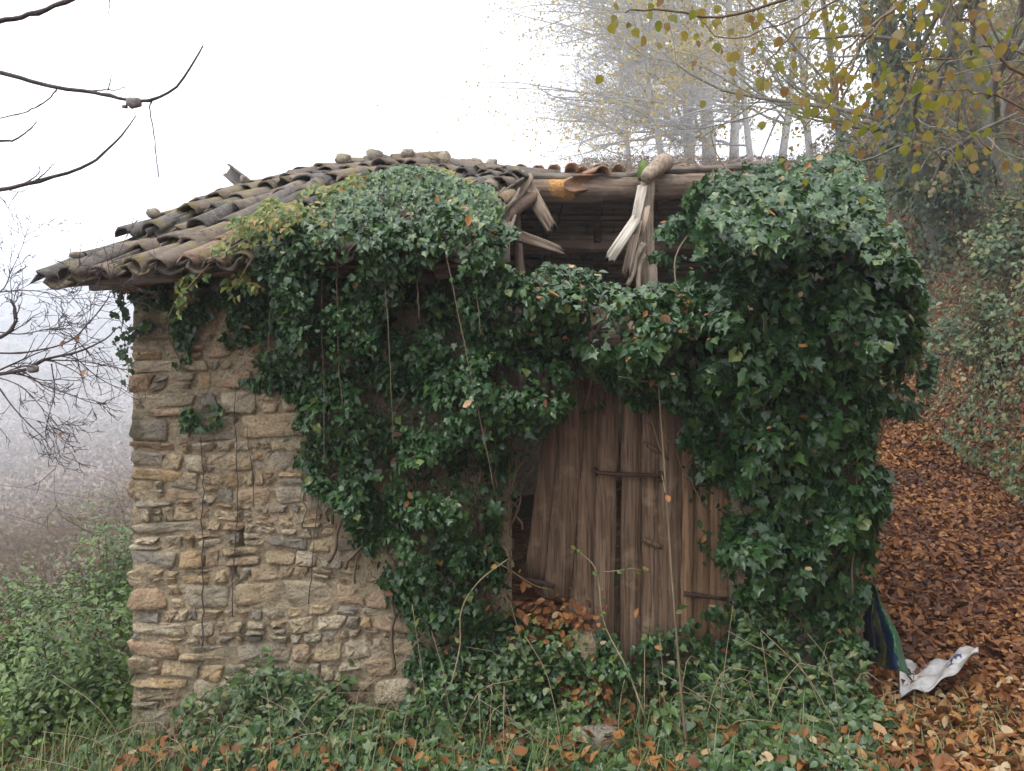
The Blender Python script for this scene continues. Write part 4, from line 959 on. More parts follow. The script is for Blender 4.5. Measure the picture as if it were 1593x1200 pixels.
tag(link('ground_cover', leaf_mesh('ground_cover', split_sets(W4, [IVY, OVATE], 9) + split_sets(W1, [IVY, OVATE, LANCE], 1) + split_sets(W2, [IVY_B, OVATE], 2) + split_sets(W3, [OVATE, LANCE], 3), L_WEED)), 'low weeds and ivy covering the ground before the barn', 'ground cover', kind='stuff')
def grass(n, x0, x1, y0, y1, L, seed, keepf=None, wd=.006):
    r = np.random.default_rng(seed); kf = lambda x, y: barn_free(x, y) & (keepf(x, y) if keepf else True)
    P = ground_pts(n, x0, x1, y0, y1, r, kf); m = len(P); a = r.uniform(0, 6.28, m); Ls = r.uniform(.4, 1, m) * L; lean = r.uniform(.2, 1.0, m)
    d = np.column_stack([np.cos(a), np.sin(a), 0 * a]); s = np.column_stack([-np.sin(a), np.cos(a), 0 * a]); V = []
    for q, t in enumerate((0, .35, .7, 1.0)):
        c = P + d * (lean * t * t * Ls)[:, None] + np.array([0, 0, 1.0]) * (Ls * (t - .35 * lean * t * t))[:, None]; w_ = wd * (1 - t * .9)
        V += [c - s * w_, c + s * w_]
    V = np.stack(V, 1).reshape(-1, 3); b0 = np.arange(m)[:, None] * 8
    Q = np.concatenate([b0 + np.array([[q * 2, q * 2 + 1, q * 2 + 3, q * 2 + 2]]) for q in range(3)])
    return V, Q, np.repeat(r.random(m), 8)
V, Qg, R_ = grass(2400, -2.8, 1.6, 3.8, 5.0, .34, 540, wd=.005); R_ = R_ * .8
V2, Q2, R2 = grass(500, 1.2, 3.0, 3.9, 4.9, .16, 541); V2b = np.concatenate([V, V2])
tag(link('grass', mesh('grass', V2b, [np.concatenate([Qg, Q2 + len(V)])], L_GRASS, np.concatenate([R_, R2]))), 'thin grass blades among the weeds', 'grass', kind='stuff')
# dry arching stems
b = Bag(); r = np.random.default_rng(550)
for q in range(130):
    x, y = r.uniform(-2.3, 2.0), r.uniform(4.2, 4.95); z = float(ground_h(x, y)); a = r.uniform(0, 6.28); L = r.uniform(.15, .6); hh = r.uniform(.05, .45)
    b.add(*tube(curve([(x, y, z), (x + .4 * L * math.cos(a), y + .15 * L * math.sin(a) - .03, z + hh), (x + L * math.cos(a), y + .3 * L * math.sin(a) - .05, z + hh * r.uniform(.5, 2.0))], 7), np.linspace(.003, .0015, 7), 4), r.random())
tag(link('dry_stems', b.mesh('dry_stems', STRAW)), 'dry straw coloured stems tangled along the wall foot', 'dry stems', kind='stuff')

# fallen leaves
def litter(n, x0, x1, y0, y1, size, seed, keepf=None, lift=.012, dist=None):
    r = np.random.default_rng(seed); kf = lambda x, y: barn_free(x, y) & (keepf(x, y) if keepf else True)
    P = ground_pts(n, x0, x1, y0, y1, r, kf); m = len(P); e = .05
    gxx = (ground_h(P[:, 0] + e, P[:, 1]) - ground_h(P[:, 0] - e, P[:, 1])) / (2 * e); gyy = (ground_h(P[:, 0], P[:, 1] + e) - ground_h(P[:, 0], P[:, 1] - e)) / (2 * e)
    N = nrm(nrm(np.column_stack([-gxx, -gyy, np.ones(m)])) + r.normal(0, .33, (m, 3))); P[:, 2] += lift + .025 * r.random(m); a = r.uniform(0, 6.28, m)
    return P, N, np.column_stack([np.cos(a), np.sin(a), 0 * a]), r.uniform(*size, m), np.clip(r.beta(1.5, 2.0, m), 0, 1)
path = lambda x, y: (x > .42 * y) & (x < 3.9 + .27 * y)
near_path = lambda x, y: (x > 1.7 + .5 * np.sin(y * 3)) & (x < 4.6)
A1 = litter(13000, 2.0, 7.5, 5.0, 11, (.028, .08), 560, path); A2 = litter(9000, 4.2, 8.6, 10.5, 17, (.05, .09), 561, path)
A1[4][:] = np.clip(A1[4] * .8 - .03, 0, 1); A2[4][:] = A2[4] * .85  # path leaves toned darker: shade of the bank put into their colour
for A_ in (A1, A2): A_[4][:] = np.clip(A_[4] + .16 * wob(A_[0][:, 0], A_[0][:, 1], .5, 95) + .06, 0, 1)
A3 = litter(4500, 1.2, 4.4, 3.6, 5.2, (.03, .085), 562, near_path); A3[4][:] = np.clip(A3[4] + .22, 0, 1)
A4 = litter(700, -2.2, 1.6, 3.7, 5.0, (.05, .085), 563, lift=.10); A4[4][:] = np.clip(A4[4] + .1, 0, 1)
A5 = litter(3000, 5.0, 10, 8, 17, (.07, .11), 564, lambda x, y: (x > 3.6 + .25 * y) & (x < 4.8 + .27 * y))
tag(link('leaf_litter', leaf_mesh('leaf_litter', sum([split_sets(a, [DEAD, DEAD_B, ROUND], q) for q, a in enumerate((A1, A2, A3, A4, A5))], []), L_DEAD)), 'rust brown fallen leaves carpeting the path and bank foot', 'fallen leaves', kind='stuff')
def heap(name, label, c, rad, n, seed, hz=.5):
    r = np.random.default_rng(seed); P = np.array(c) + r.normal(0, 1, (n, 3)) * np.array([rad, rad * .5, rad * hz]) * .5; a = r.uniform(0, 6.28, n)
    N = nrm(np.column_stack([r.normal(0, .5, n), r.normal(-.7, .4, n), np.ones(n)]))
    o = link(name, leaf_mesh(name, split_sets((P, N, np.column_stack([np.cos(a), np.sin(a), -.4 + 0 * a]), r.uniform(.028, .065, n), np.clip(r.normal(.55, .22, n), 0, 1)), [DEAD, DEAD_B], seed), L_DEAD)); tag(o, label, 'leaf heap', kind='stuff')
heap('leaf_heap', 'orange brown leaves heaped on the ivy below the left door', at(862, 962, 4.86), .30, 190, 570)
heap('leaf_heap', 'orange leaves drifted in front of the door gap', at(915, 1075, 4.75), .17, 130, 571)

# leafy weeds that stand up on their own
def weed_plant(name, label, px, Y, hgt, nst, spread, seed, tpl, mat, size, kind, group, stemm=TWIG_BROWN, cat='plant', lv=9):
    r = np.random.default_rng(seed); x = (px - CX) * Y / F; z = float(ground_h(x, Y)); root = empty(name, (x, Y, z)); tag(root, label, cat, group); P, N, T, S_ = [], [], [], []
    for q in range(nst):
        a = r.uniform(0, 6.28); c = curve([(x, Y, z - .02), (x + .3 * spread * math.cos(a), Y + .3 * spread * math.sin(a) * .5, z + hgt * .55), (x + spread * math.cos(a), Y + .5 * spread * math.sin(a), z + hgt * r.uniform(.75, 1.05))], 10)
        b = Bag(); b.add(*tube(c, np.linspace(.005, .002, 10), 5), .3); child('stem', b.mesh('stem', stemm), root)
        for k in range(lv):
            p = c[min(9, 2 + int(8 * k / lv))] + r.normal(0, .01, 3); P.append(p); a2 = r.uniform(0, 6.28); N.append((r.normal(0, .3), -.4, 1)); T.append((math.cos(a2), math.sin(a2), -.3)); S_.append(r.uniform(*size))
    leaf_objects(root, np.array(P), np.array(N), np.array(T, float), S_, kind, tpl, mat)
for q, (px, Y, hg, ns, spd, lab) in enumerate(((395, 4.85, .55, 5, .16, 'leafy weed climbing up the stones left of the ivy foot'), (300, 4.85, .32, 4, .10, 'small leafy weed near the left wall corner'), (520, 4.88, .42, 4, .2, 'straggling weed between two ivy trails at the wall foot'),
                                               (600, 4.7, .3, 4, .18, 'low weed under the lowest bare stones'), (960, 4.78, .36, 3, .10, 'broad leaved weed in the gap below the doors'), (1120, 4.6, .34, 5, .2, 'leafy weed right of the thin sapling'), (1060, 4.3, .3, 5, .16, 'pale leaved weed at the sapling foot'))):
    weed_plant('weed', lab, px, Y, hg, ns, spd, 580 + q, OVATE, L_WEED, (.04, .085), 'weed', 'weeds along the wall foot')
# the sapling in front of the doors
sap = empty('sapling', at(1073, 1215, 4.2)); tag(sap, 'thin bare sapling standing in front of the right door leaf', 'sapling')
b = Bag(); b.add(*tube(curve([at(1074, 1225, 4.2), at(1060, 1080, 4.25), at(1047, 920, 4.3), at(1036, 760, 4.36), at(1028, 650, 4.4), at(1024, 595, 4.42)], 22), np.linspace(.0085, .004, 22), 7), .4); child('trunk', b.mesh('trunk', TWIG_BROWN, True), sap)
for q, c in enumerate(([at(1024, 600, 4.42), at(1000, 592, 4.40), at(962, 586, 4.38)], [at(1024, 598, 4.42), at(1026, 580, 4.42)], [at(1036, 770, 4.35), at(1030, 740, 4.33)])):
    b = Bag(); b.add(*tube(curve(c, 6), np.linspace(.005, .002, 6), 5), .4); child('twig', b.mesh('twig', STRAW), sap)
leaf_objects(sap, np.array([at(1037, 770, 4.32)]), np.array([[0, -1.0, .4]]), np.array([[.1, 0, -1.0]]), [.05], 'caught', DEAD, L_DEAD)
# bramble shoots
def bramble(label, ctrl, seed, rad=.006, lsize=(.02, .045), nl=16, tpl=OVATE, mat=L_VINE):
    r = np.random.default_rng(seed); c = curve(ctrl, 22); root = empty('bramble_shoot', tuple(c[0])); tag(root, label, 'bramble', 'bramble shoots')
    b = Bag(); b.add(*tube(c, np.linspace(rad, rad * .4, 22), 5), r.random()); child('stem', b.mesh('stem', STRAW), root)
    k = r.integers(6, 22, nl); P = c[k] + r.normal(0, .012, (nl, 3)); leaf_objects(root, P, np.column_stack([r.normal(0, .5, nl), -np.ones(nl), r.normal(.4, .4, nl)]), np.column_stack([r.normal(0, 1, nl), r.normal(0, .3, nl), r.normal(-.3, .6, nl)]), r.uniform(*lsize, nl), 'bramble', tpl, mat)
bramble('bramble shoot rising across the left door leaf', [at(1005, 1120, 4.5), at(975, 1040, 4.55), at(940, 970, 4.6), at(928, 890, 4.62), at(905, 862, 4.62), at(888, 850, 4.6)], 590)
bramble('short twig with pale leaves crossing the door gap', [at(940, 890, 4.62), at(960, 888, 4.6), at(985, 885, 4.6), at(1005, 890, 4.6)], 591, .003, nl=7)
bramble('green bramble stem arching out of the ivy left of the door', [at(698, 1080, 4.6), at(715, 1010, 4.55), at(718, 950, 4.5), at(745, 905, 4.45), at(790, 870, 4.45)], 592, .006, nl=5, mat=L_WEED)
bramble('dead stem poking out beside the left hinge', [at(745, 860, 4.7), at(790, 885, 4.75), at(830, 910, 4.8), at(860, 918, 4.85)], 593, .004, nl=2)
# blocks at the foot of the wall
for q, (px, py, Y, rr, sq, lab) in enumerate(((905, 1020, 4.9, .13, (.8, .6, 1.2), 'yellowish upright block under the left door leaf'), (935, 1152, 4.45, .12, (1.3, .8, .6), 'dark grey stone sunk in the leaves before the door'), (1310, 1030, 4.93, .07, (1.2, .6, .7), 'whitish stone at the right wall corner'))):
    V, Fc = boulder(at(px, py, Y), rr, 950 + q, sq); thing('stone_block', V, Fc, STONE, lab, 'stone', 'stones at the wall foot', (.0, .46, .96)[q])

# ------------------------------------------------------------------ tarpaulin and sack
m_ = M('patterned_tarpaulin'); uv = m_.n('Attribute', attribute_name='luv').outputs['Vector']; sx = m_.n('SeparateXYZ', {0: uv})
nz = m_.noise(m_.scale(uv, (3, 6, 1)), 1.6, 3, .5, 1.2); band = m_.math('ADD', sx.outputs[0], m_.math('MULTIPLY', nz, .35))
ct = m_.ramp(band, [(0, (.004, .006, .012)), (.50, (.006, .010, .03)), (.56, (.10, .11, .03)), (.70, (.13, .13, .04)), (.74, (.012, .03, .08)), (.92, (.015, .04, .10)), (.96, (.10, .26, .13)), (1.1, (.05, .16, .08))], 'CONSTANT')
TARP = m_.bsdf(m_.mix(m_.math('MULTIPLY', m_.f(m_.noise(m_.pos(), 30, 4), .5, .6), .6), ct, (.02, .03, .03, 1)), .45)
def sheet(name, fn, nu, nv, mat, label, cat, th=.004):
    V, U = [], []
    for a in range(nv):
        for q in range(nu):
            u, v = q / (nu - 1), a / (nv - 1); V.append(fn(u, v)); U.append((u, v, 0))
    i_ = np.arange(nv - 1)[:, None] * nu; j_ = np.arange(nu - 1)[None]; Q = np.stack([i_ + j_, i_ + nu + j_, i_ + nu + j_ + 1, i_ + j_ + 1], -1).reshape(-1, 4)
    V = np.array(V); base = np.array([V[:, 0].mean(), V[:, 1].mean(), V[:, 2].min()])
    o = link(name, mesh(name, V - base, [Q], mat, 0.0, U, smooth=True)); o.location = base; md = o.modifiers.new('thickness', 'SOLIDIFY'); md.thickness = th; return tag(o, label, cat)
def tarp_fn(u, v):
    px = lerp(1352 + 10 * u, 1340 + 80 * u ** 1.1, v ** .9) + 3 * math.sin(9 * v + 3 * u); py = lerp(908 + 4 * u, 1028 + 22 * u, v) + 2 * math.sin(14 * u)
    return at(px, py, 4.92 - .05 * u + (.015 + .07 * v) * math.sin(u * 12 + 2 * v) + .05 * v)
sheet('tarpaulin', tarp_fn, 40, 24, TARP, 'dark blue and green tarpaulin hung at the right wall corner', 'tarpaulin')
m_ = M('white_plastic'); uv = m_.n('Attribute', attribute_name='luv').outputs['Vector']
dst = m_.n('VectorMath', {0: m_.scale(uv, (7, 6, 1), (-4.6, -3.0, 0))}, operation='LENGTH').outputs['Value']
pr = m_.math('MULTIPLY', m_.f(dst, 1.0, .85), m_.f(m_.noise(m_.scale(uv, (22, 9, 1)), 1.0, 2), .5, .54))
cw = m_.ramp(m_.noise(m_.pos(), 18, 4), [(.35, (.30, .285, .27)), (.6, (.50, .49, .48))])
cw = m_.mix(m_.math('MULTIPLY', m_.f(m_.noise(m_.pos(), 9, 5, .65), .5, .66), .6), cw, (.22, .16, .11, 1))
SACK = m_.bsdf(m_.mix(pr, cw, (.03, .035, .10, 1)), .4)
def sack_fn(u, v):
    px = lerp(1400, 1522, u); c = lerp(1055, 1022, u) + 10 * math.sin(u * 5); wd = lerp(25, 6, u ** 1.3) * (1 if u < .8 else .8); py = c + (v - .5) * 2 * wd
    Y = lerp(5.35, 4.95, v); p = at(px, py, Y); g = float(ground_h(p[0], p[1])); p[2] = max(p[2], g + .02) + .02 * math.sin(u * 17 + v * 5) + .015 * math.sin(v * 19 + u * 7); return p
sheet('plastic_sack', sack_fn, 36, 16, SACK, 'crumpled white plastic sack lying on the leaves of the path', 'sack')

# ------------------------------------------------------------------ trees and shrubs
def grow(p, d, L, r0, depth, rg, out, prm, level=0):
    """recursive limbs; out[level] gets (points, radii)"""
    n = prm['n'][level]; pts = [np.array(p, float)]; d = nrm(d); st = L / (n - 1)
    for q in range(n - 1):
        d = nrm(d + rg.normal(0, prm['wig'][level], 3) + np.array([0, 0, prm['lift'][level]])); pts.append(pts[-1] + d * st)
    pts = np.array(pts); rad = np.linspace(r0, r0 * prm['tap'][level], n); out.setdefault(level, []).append((pts, rad))
    if level + 1 >= depth: return
    for c in range(prm['kids'][level]):
        t = rg.uniform(prm['from'][level], 1.0); k = min(int(t * (n - 1)), n - 2); f = t * (n - 1) - k; q = pts[k] * (1 - f) + pts[k + 1] * f
        base = nrm(pts[k + 1] - pts[k]); a = rg.normal(0, 1, 3); a = nrm(a - base * (a @ base)); ang = rg.uniform(*prm['ang'][level])
        nd = base * math.cos(ang) + a * math.sin(ang); grow(q, nd + np.array(prm.get('bias', (0, 0, 0))) * (level == 0), L * rg.uniform(*prm['len'][level]), max(.002, rad[k] * prm['rr'][level]), depth, rg, out, prm, level + 1)
def tree_parts(root, out, mat, sides=(8, 5, 4, 3), names=('trunk', 'limb', 'twigs', 'twigs')):
    tw = Bag()
    for lv, items in out.items():
        for pts, rad in items:
            V, Fc = tube(pts, rad, sides[lv], cap=lv < 2)
            if names[lv] in ('trunk', 'limb'):
                b = Bag(); b.add(V, Fc, .3); child(names[lv], b.mesh(names[lv], mat, True), root)
            else: tw.add(V, Fc, random.random())
    if tw.n: o = child('twigs', tw.mesh('twigs', mat), root); o['kind'] = 'stuff'
def crown(root, out, lv, n, rg, tpl, mat, size, jit=.12, name='crown', keep=None):
    tips = np.concatenate([it[0] for it in out[lv]]); 
    if keep is not None: tips = tips[keep(tips)]
    if len(tips) == 0: return
    P = tips[rg.integers(0, len(tips), n)] + rg.normal(0, jit, (n, 3)); N = rg.normal(0, 1, (n, 3)) + np.array([0, -.3, .3]); T = rg.normal(0, .6, (n, 3)) + np.array([0, 0, -1.0])
    o = child(name, leaf_mesh(name, [(P, N, T, rg.uniform(*size, n), tpl, rg.random(n))], mat), root); o['kind'] = 'stuff'
PRM = dict(n=(10, 8, 6, 4), wig=(.04, .12, .16, .2), lift=(.02, -.03, .0, .0), tap=(.35, .25, .3, .4), kids=(30, 12, 9, 0), **{'from': (.1, .15, .1)}, ang=((.6, 1.4), (.4, 1.1), (.4, 1.1)), len=((.38, .72), (.26, .5), (.32, .6)), rr=(.36, .4, .45))
for q, (px, Y, rad, hh, lean, bias, lab) in enumerate((
        (1104, 58, .58, 21, (-.03, 0, 1), (-.75, -.1, -.1), 'tallest pale misty tree trunk rising behind the middle of the broken ridge'),
        (1074, 62, .50, 19, (-.05, 0, 1), (-.8, 0, -.1), 'forked misty tree just left of the tallest pale trunk'),
        (1142, 60, .40, 20, (.02, 0, 1), (-.5, 0, 0), 'slim misty trunk just right of the tallest pale tree'),
        (1215, 46, .26, 17, (.06, 0, 1), (-.5, -.1, 0), 'thin leaning misty tree nearest the ivy covered bank'),
        (985, 66, .26, 14, (-.1, 0, 1), (-.7, 0, 0), 'faint far tree with pale yellow leaves behind the ridge'),
        (1035, 50, .24, 17, (-.14, 0, 1), (-.9, -.1, -.15), 'slender misty tree leaning left over the ridge'),
        (1170, 44, .2, 15, (-.12, 0, 1), (-.8, 0, -.2), 'misty tree with drooping limbs right of the pale trunks'),
        (1262, 34, .17, 13, (-.1, 0, 1), (-.6, 0, -.1), 'yellow leaved misty tree beside the bank foot'))):
    rg = np.random.default_rng(620 + q); x = (px - CX) * Y / F; z = float(ground_h(x, Y)) - .3; root = empty('misty_tree', (x, Y, z)); tag(root, lab, 'tree', 'misty trees behind the barn')
    pr_ = dict(PRM); pr_['bias'] = bias; out = {}; grow((x, Y, z), lean, hh, rad, 4, rg, out, pr_)
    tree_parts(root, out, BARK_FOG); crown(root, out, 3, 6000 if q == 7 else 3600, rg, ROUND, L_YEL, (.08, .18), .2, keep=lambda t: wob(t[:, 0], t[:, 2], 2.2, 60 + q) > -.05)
# trees on the bank
for q, (px, Y, rad, hh, lean, lab) in enumerate(((1475, 17, .26, 9, (-.35, 0, 1), 'leaning ivy wrapped trunk on top of the right bank'), (1545, 16, .27, 9, (-.06, 0, 1), 'stout grey trunk on the bank in the top right corner'), (1600, 15, .2, 9, (-.3, 0, 1), 'trunk leaning out at the right picture edge on the bank'), (1385, 21, .18, 9, (-.1, 0, 1), 'slender hazy tree on the bank left of the ivy wrapped trunk'), (1325, 25, .14, 10, (-.15, 0, 1), 'yellow green tree at the left end of the bank'))):
    rg = np.random.default_rng(640 + q); x = (px - CX) * Y / F; z = float(ground_h(x, Y)) - .4; root = empty('bank_tree', (x, Y, z)); tag(root, lab, 'tree', 'trees on the bank')
    pr_ = dict(PRM); pr_['bias'] = (-.3, -.3, 0); pr_['kids'] = (12, 7, 6, 0); out = {}; grow((x, Y, z), lean, hh, rad, 4, rg, out, pr_); tree_parts(root, out, BARK)
    crown(root, out, 3, 2600, rg, ROUND, L_HAZEL, (.05, .10), .22)
    if q == 0:
        tk = out[0][0][0]; m = 1800; k = rg.uniform(0, 6, m); i0 = k.astype(int); f = (k - i0)[:, None]; c = tk[i0] * (1 - f) + tk[i0 + 1] * f; a = rg.uniform(0, 6.28, m); rr = rad * rg.uniform(1.0, 2.6, m)
        P = c + np.column_stack([np.cos(a) * rr, np.sin(a) * rr, rg.normal(0, .1, m)]); N = np.column_stack([np.cos(a), np.sin(a), .4 + 0 * a]) + rg.normal(0, .3, (m, 3))
        o = child('ivy_sleeve', leaf_mesh('ivy_sleeve', [(P, N, np.tile([0, 0, -1.0], (m, 1)) + rg.normal(0, .3, (m, 3)), rg.uniform(.08, .14, m), IVY_B, rg.random(m) * .8)], L_BANK), root); o['kind'] = 'stuff'
# green cover and brush on the bank
def bank_cover(n, x0, x1, y0, y1, size, hmax, seed, keepf):
    r = np.random.default_rng(seed); P = ground_pts(n, x0, x1, y0, y1, r, lambda x, y: keepf(x, y) & (r.random(len(x)) < np.clip(.6 + .6 * wob(x, y, 1.0, seed), .08, 1))); m = len(P); e = .1
    gxx = (ground_h(P[:, 0] + e, P[:, 1]) - ground_h(P[:, 0] - e, P[:, 1])) / (2 * e); gyy = (ground_h(P[:, 0], P[:, 1] + e) - ground_h(P[:, 0], P[:, 1] - e)) / (2 * e)
    Ng = nrm(np.column_stack([-gxx, -gyy, np.ones(m)])); P = P + Ng * (np.maximum(.03, hmax * (.5 + .8 * wob(P[:, 0], P[:, 1], .8, seed + 2))) * r.random(m) ** .7)[:, None]
    N = Ng + np.array([-.2, -.4, .2]) + r.normal(0, .45, (m, 3)); return P, N, r.normal(0, .6, (m, 3)) + np.array([-.4, -.2, -.8]), r.uniform(*size, m), np.clip(r.beta(1.4, 1.6, m) + .12 * wob(P[:, 0], P[:, 1], 2.0, seed + 4), 0, 1)
bk = lambda x, y: (x > 3.35 + .25 * y + .5 * wob(x, y, 1.2, 80)) & (x < .75 * y + 1)
B1 = bank_cover(19000, 4.9, 13, 8, 16, (.035, .08), .8, 650, bk); B2 = bank_cover(12000, 7, 19, 15, 26, (.06, .11), 1.2, 651, bk)
tag(link('bank_undergrowth', leaf_mesh('bank_undergrowth', split_sets(B1, [IVY_B, OVATE, LANCE], 4) + split_sets(B2, [OVATE, ROUND], 5), L_BANK)), 'ivy and brambles covering the right bank', 'undergrowth', kind='stuff')
def brush(n, pts_fn, Lr, rad, seed, mat, name, label, cat):
    r = np.random.default_rng(seed); b = Bag()
    for q in range(n):
        p = pts_fn(r); L = r.uniform(*Lr); d = nrm(np.array([r.normal(-.3, .6), r.normal(-.3, .4), 1.0])); m_ = p + d * L * .5 + r.normal(0, .08, 3) * L
        b.add(*tube(curve([p, m_, m_ + nrm(d + np.array([r.normal(-.3, .5), r.normal(-.2, .4), -.5])) * L * .6], 6), np.linspace(rad, rad * .3, 6), 3, False), r.random())
        for k in range(3):
            e = p + (m_ - p) * r.uniform(.5, 1); b.add(*tube(np.array([e, e + nrm(d + r.normal(0, .7, 3)) * L * .3]), [rad * .4, rad * .2], 3, False), r.random())
    tag(link(name, b.mesh(name, mat)), label, cat, kind='stuff')
def bank_pt(r):
    while True:
        y = r.uniform(10, 24); x = r.uniform(3.9 + .25 * y, .72 * y + .3) if .72 * y + .3 > 3.9 + .25 * y else 99
        if x < 50: return np.array([x, y, float(ground_h(x, y))])
brush(620, bank_pt, (.5, 1.6), .008, 660, TWIG_BROWN, 'brushwood', 'tangle of bare brown brushwood on the right bank', 'brushwood')
def hill_pt(r):
    y = r.uniform(22, 62); x = r.uniform(.04 * y, .45 * y); return np.array([x, y, float(ground_h(x, y))])
brush(1500, hill_pt, (.6, 2.4), .011, 661, TWIG_BROWN, 'hill_brushwood', 'misty bare brush on the slope behind the barn', 'brushwood')
H1 = litter(7000, 1, 28, 18, 64, (.12, .26), 662, lambda x, y: (x > .03 * y) & (x < .46 * y), lift=.3)
H1[0][:, 2] += 1.0 * np.random.default_rng(3).random(len(H1[0])) ** 2
tag(link('hill_scrub', leaf_mesh('hill_scrub', split_sets(H1, [ROUND, OVATE], 6), L_FAR)), 'misty scrub on the slope behind the barn', 'scrub', kind='stuff')

# shrubs standing on the bank
def shrub(name, label, c, rad, n, nst, seed, tpl, mat, size, group, cat='bush', squash=1.0, ystretch=1.0):
    r = np.random.default_rng(seed); x, y, z = c; root = empty(name, (x, y, z)); tag(root, label, cat, group); b = Bag(); P = []
    for q in range(nst):
        a = r.uniform(0, 6.28); e = r.uniform(.15, 1.2); tip = np.array([x + rad * math.cos(a) * e, y + rad * ystretch * math.sin(a) * e, z + rad * squash * r.uniform(.6, 1.55) * (1.25 - .45 * e)])
        cc = curve([(x + r.normal(0, .1), y + r.normal(0, .1), z - .1), (np.array([x, y, z]) + tip) / 2 + np.array([0, 0, .15 * rad]), tip], 9); b.add(*tube(cc, np.linspace(.010, .003, 9), 4, False), r.random())
        m = n // nst; k = r.uniform(.25, 1, m) ** .7 * 8; i0 = np.minimum(k.astype(int), 7); f = (k - i0)[:, None]; P.append(cc[i0] * (1 - f) + cc[i0 + 1] * f + r.normal(0, .10 * rad + .03, (m, 3)))
    o = child('stems', b.mesh('stems', TWIG_BROWN), root); o['kind'] = 'stuff'
    P = np.concatenate(P); m = len(P); N = nrm(P - np.array([x, y, z + .1])) + np.array([0, -.35, .55]) + r.normal(0, .4, (m, 3)); T = nrm(P - np.array([x, y, z])) + r.normal(0, .6, (m, 3)) + np.array([0, 0, -.4])
    o = child('foliage', leaf_mesh('foliage', split_sets((P, N, T, r.uniform(*size, m), np.clip(r.random(m) * .75 + .25 * wob(P[:, 0], P[:, 2], .4, seed), 0, 1)), tpl, seed), mat), root); o['kind'] = 'stuff'; return root
for q, (px, py, Y, rad, n, lab) in enumerate(((1560, 330, 12.5, 1.0, 1500, 'dense green bush high on the bank at the right edge'), (1440, 300, 18, 1.3, 1300, 'hazy bush on the bank above the barn corner'), (1530, 520, 11.5, .8, 1300, 'ivy bush bulging from the bank over the path'), (1370, 210, 22, 1.6, 1300, 'misty ivy thicket at the top of the bank left side'), (1520, 150, 16, 1.1, 1000, 'evergreen bush between the bank tree trunks'))):
    p = at(px, py, Y); shrub('bank_bush', lab, (p[0], Y, min(p[2] - rad * .6, float(ground_h(p[0], Y)) + .3)), rad, n, 16, 670 + q, [IVY_B, OVATE], L_BANK, (.08, .13) if Y > 14 else (.06, .10), 'bushes on the bank')
# bushes below the left corner
for q, (x, y, dz, rad, n, lab) in enumerate(((-3.05, 5.35, .25, .62, 5200, 'bright green bush against the left wall corner'), (-3.75, 5.9, .3, .75, 5200, 'rounded green bush at the left picture edge'), (-3.3, 4.75, .0, .55, 4600, 'low glossy bush in the bottom left corner'), (-3.55, 6.9, .5, .7, 3600, 'paler bush behind the green bushes on the left'), (-2.95, 4.6, -.2, .4, 2600, 'small bush at the foot of the left wall corner'))):
    shrub('green_bush', lab, (x, y, float(ground_h(x, y)) + dz - .5), rad, n, 22, 690 + q, [OVATE, LANCE, OVATE], L_BUSH, (.03, .062), 'bushes below the left corner', squash=1.05)

# far hillside across the valley
r = np.random.default_rng(700); n = 95000; y = 16 + 850 * r.random(n) ** 2.2; x = -y * r.uniform(.28, .78, n) - 1.5; z = ground_h(x, y); sc = .11 + .0050 * y
P = np.column_stack([x, y, z + sc * 5 * r.random(n) ** 1.4 * np.clip(.6 + .8 * wob(x, y, 6, 91), .1, 1.6)]); N = r.normal(0, 1, (n, 3)) + np.array([0, -.6, .5])
tag(link('far_woodland', leaf_mesh('far_woodland', [(P, N, r.normal(0, 1, (n, 3)), sc * r.uniform(.5, 1.1, n), OVATE, np.clip(.42 + .3 * wob(x, y, 8, 92) + r.normal(0, .18, n), 0, 1))], L_FAR)), 'misty brown woodland on the far valley side', 'woodland', kind='stuff')
def valley_pt(r):
    y = r.uniform(12, 45); x = -y * r.uniform(.36, .75); return np.array([x, y, float(ground_h(x, y))])
brush(900, valley_pt, (1.0, 3.0), .010, 701, TWIG_BROWN, 'valley_brushwood', 'misty bare brush on the slope below the barn', 'brushwood')

# bare branches of the tree beside the camera on the left
def limb_tree(name, label, base, mat, limbs, seed, trunk, twiglets, leafy=None):
    root = empty(name, base); tag(root, label, 'tree'); rg = np.random.default_rng(seed)
    b = Bag(); b.add(*tube(curve(trunk[0], 14), np.linspace(*trunk[1], 14), 9), .3); child('trunk', b.mesh('trunk', mat, True), root)
    for ctrl, r0, r1, kids, klen in limbs:
        c = curve(ctrl, 26); c = c + rg.normal(0, 1, c.shape) * min(.0016, r1 * .3); c[0] = ctrl[0]; o_ = Bag(); rad = np.linspace(r0, r1, 26) * .58 * (1 + .3 * (rg.random(26) < .15)); o_.add(*tube(c, rad, 6), .3); lo = child('limb', o_.mesh('limb', mat, True), root)
        if kids:
            b = Bag()
            for k in range(kids):
                i0 = rg.integers(6, 25); d = nrm(c[i0] - c[i0 - 1]); a = rg.normal(0, 1, 3) * np.array([1, .5, 1]); out = {}
                grow(c[i0], nrm(d + .8 * nrm(a)), klen * rg.uniform(.4, 1.1), rad[i0] * .5, 3, rg, out, dict(n=(7, 5, 4), wig=(.14, .18, .2), lift=(.01, .02, .02), tap=(.4, .5, .5), kids=twiglets, **{'from': (.15, .2)}, ang=((.4, .9), (.4, .9)), len=((.3, .6), (.3, .6)), rr=(.6, .7)))
                for it in out.values():
                    for pts, rr in it: b.add(*tube(pts, np.maximum(rr, .0012), 3, False), .3)
            o = child('twigs', b.mesh('twigs', mat), lo); o['kind'] = 'stuff'
    return root
YB = 2.6
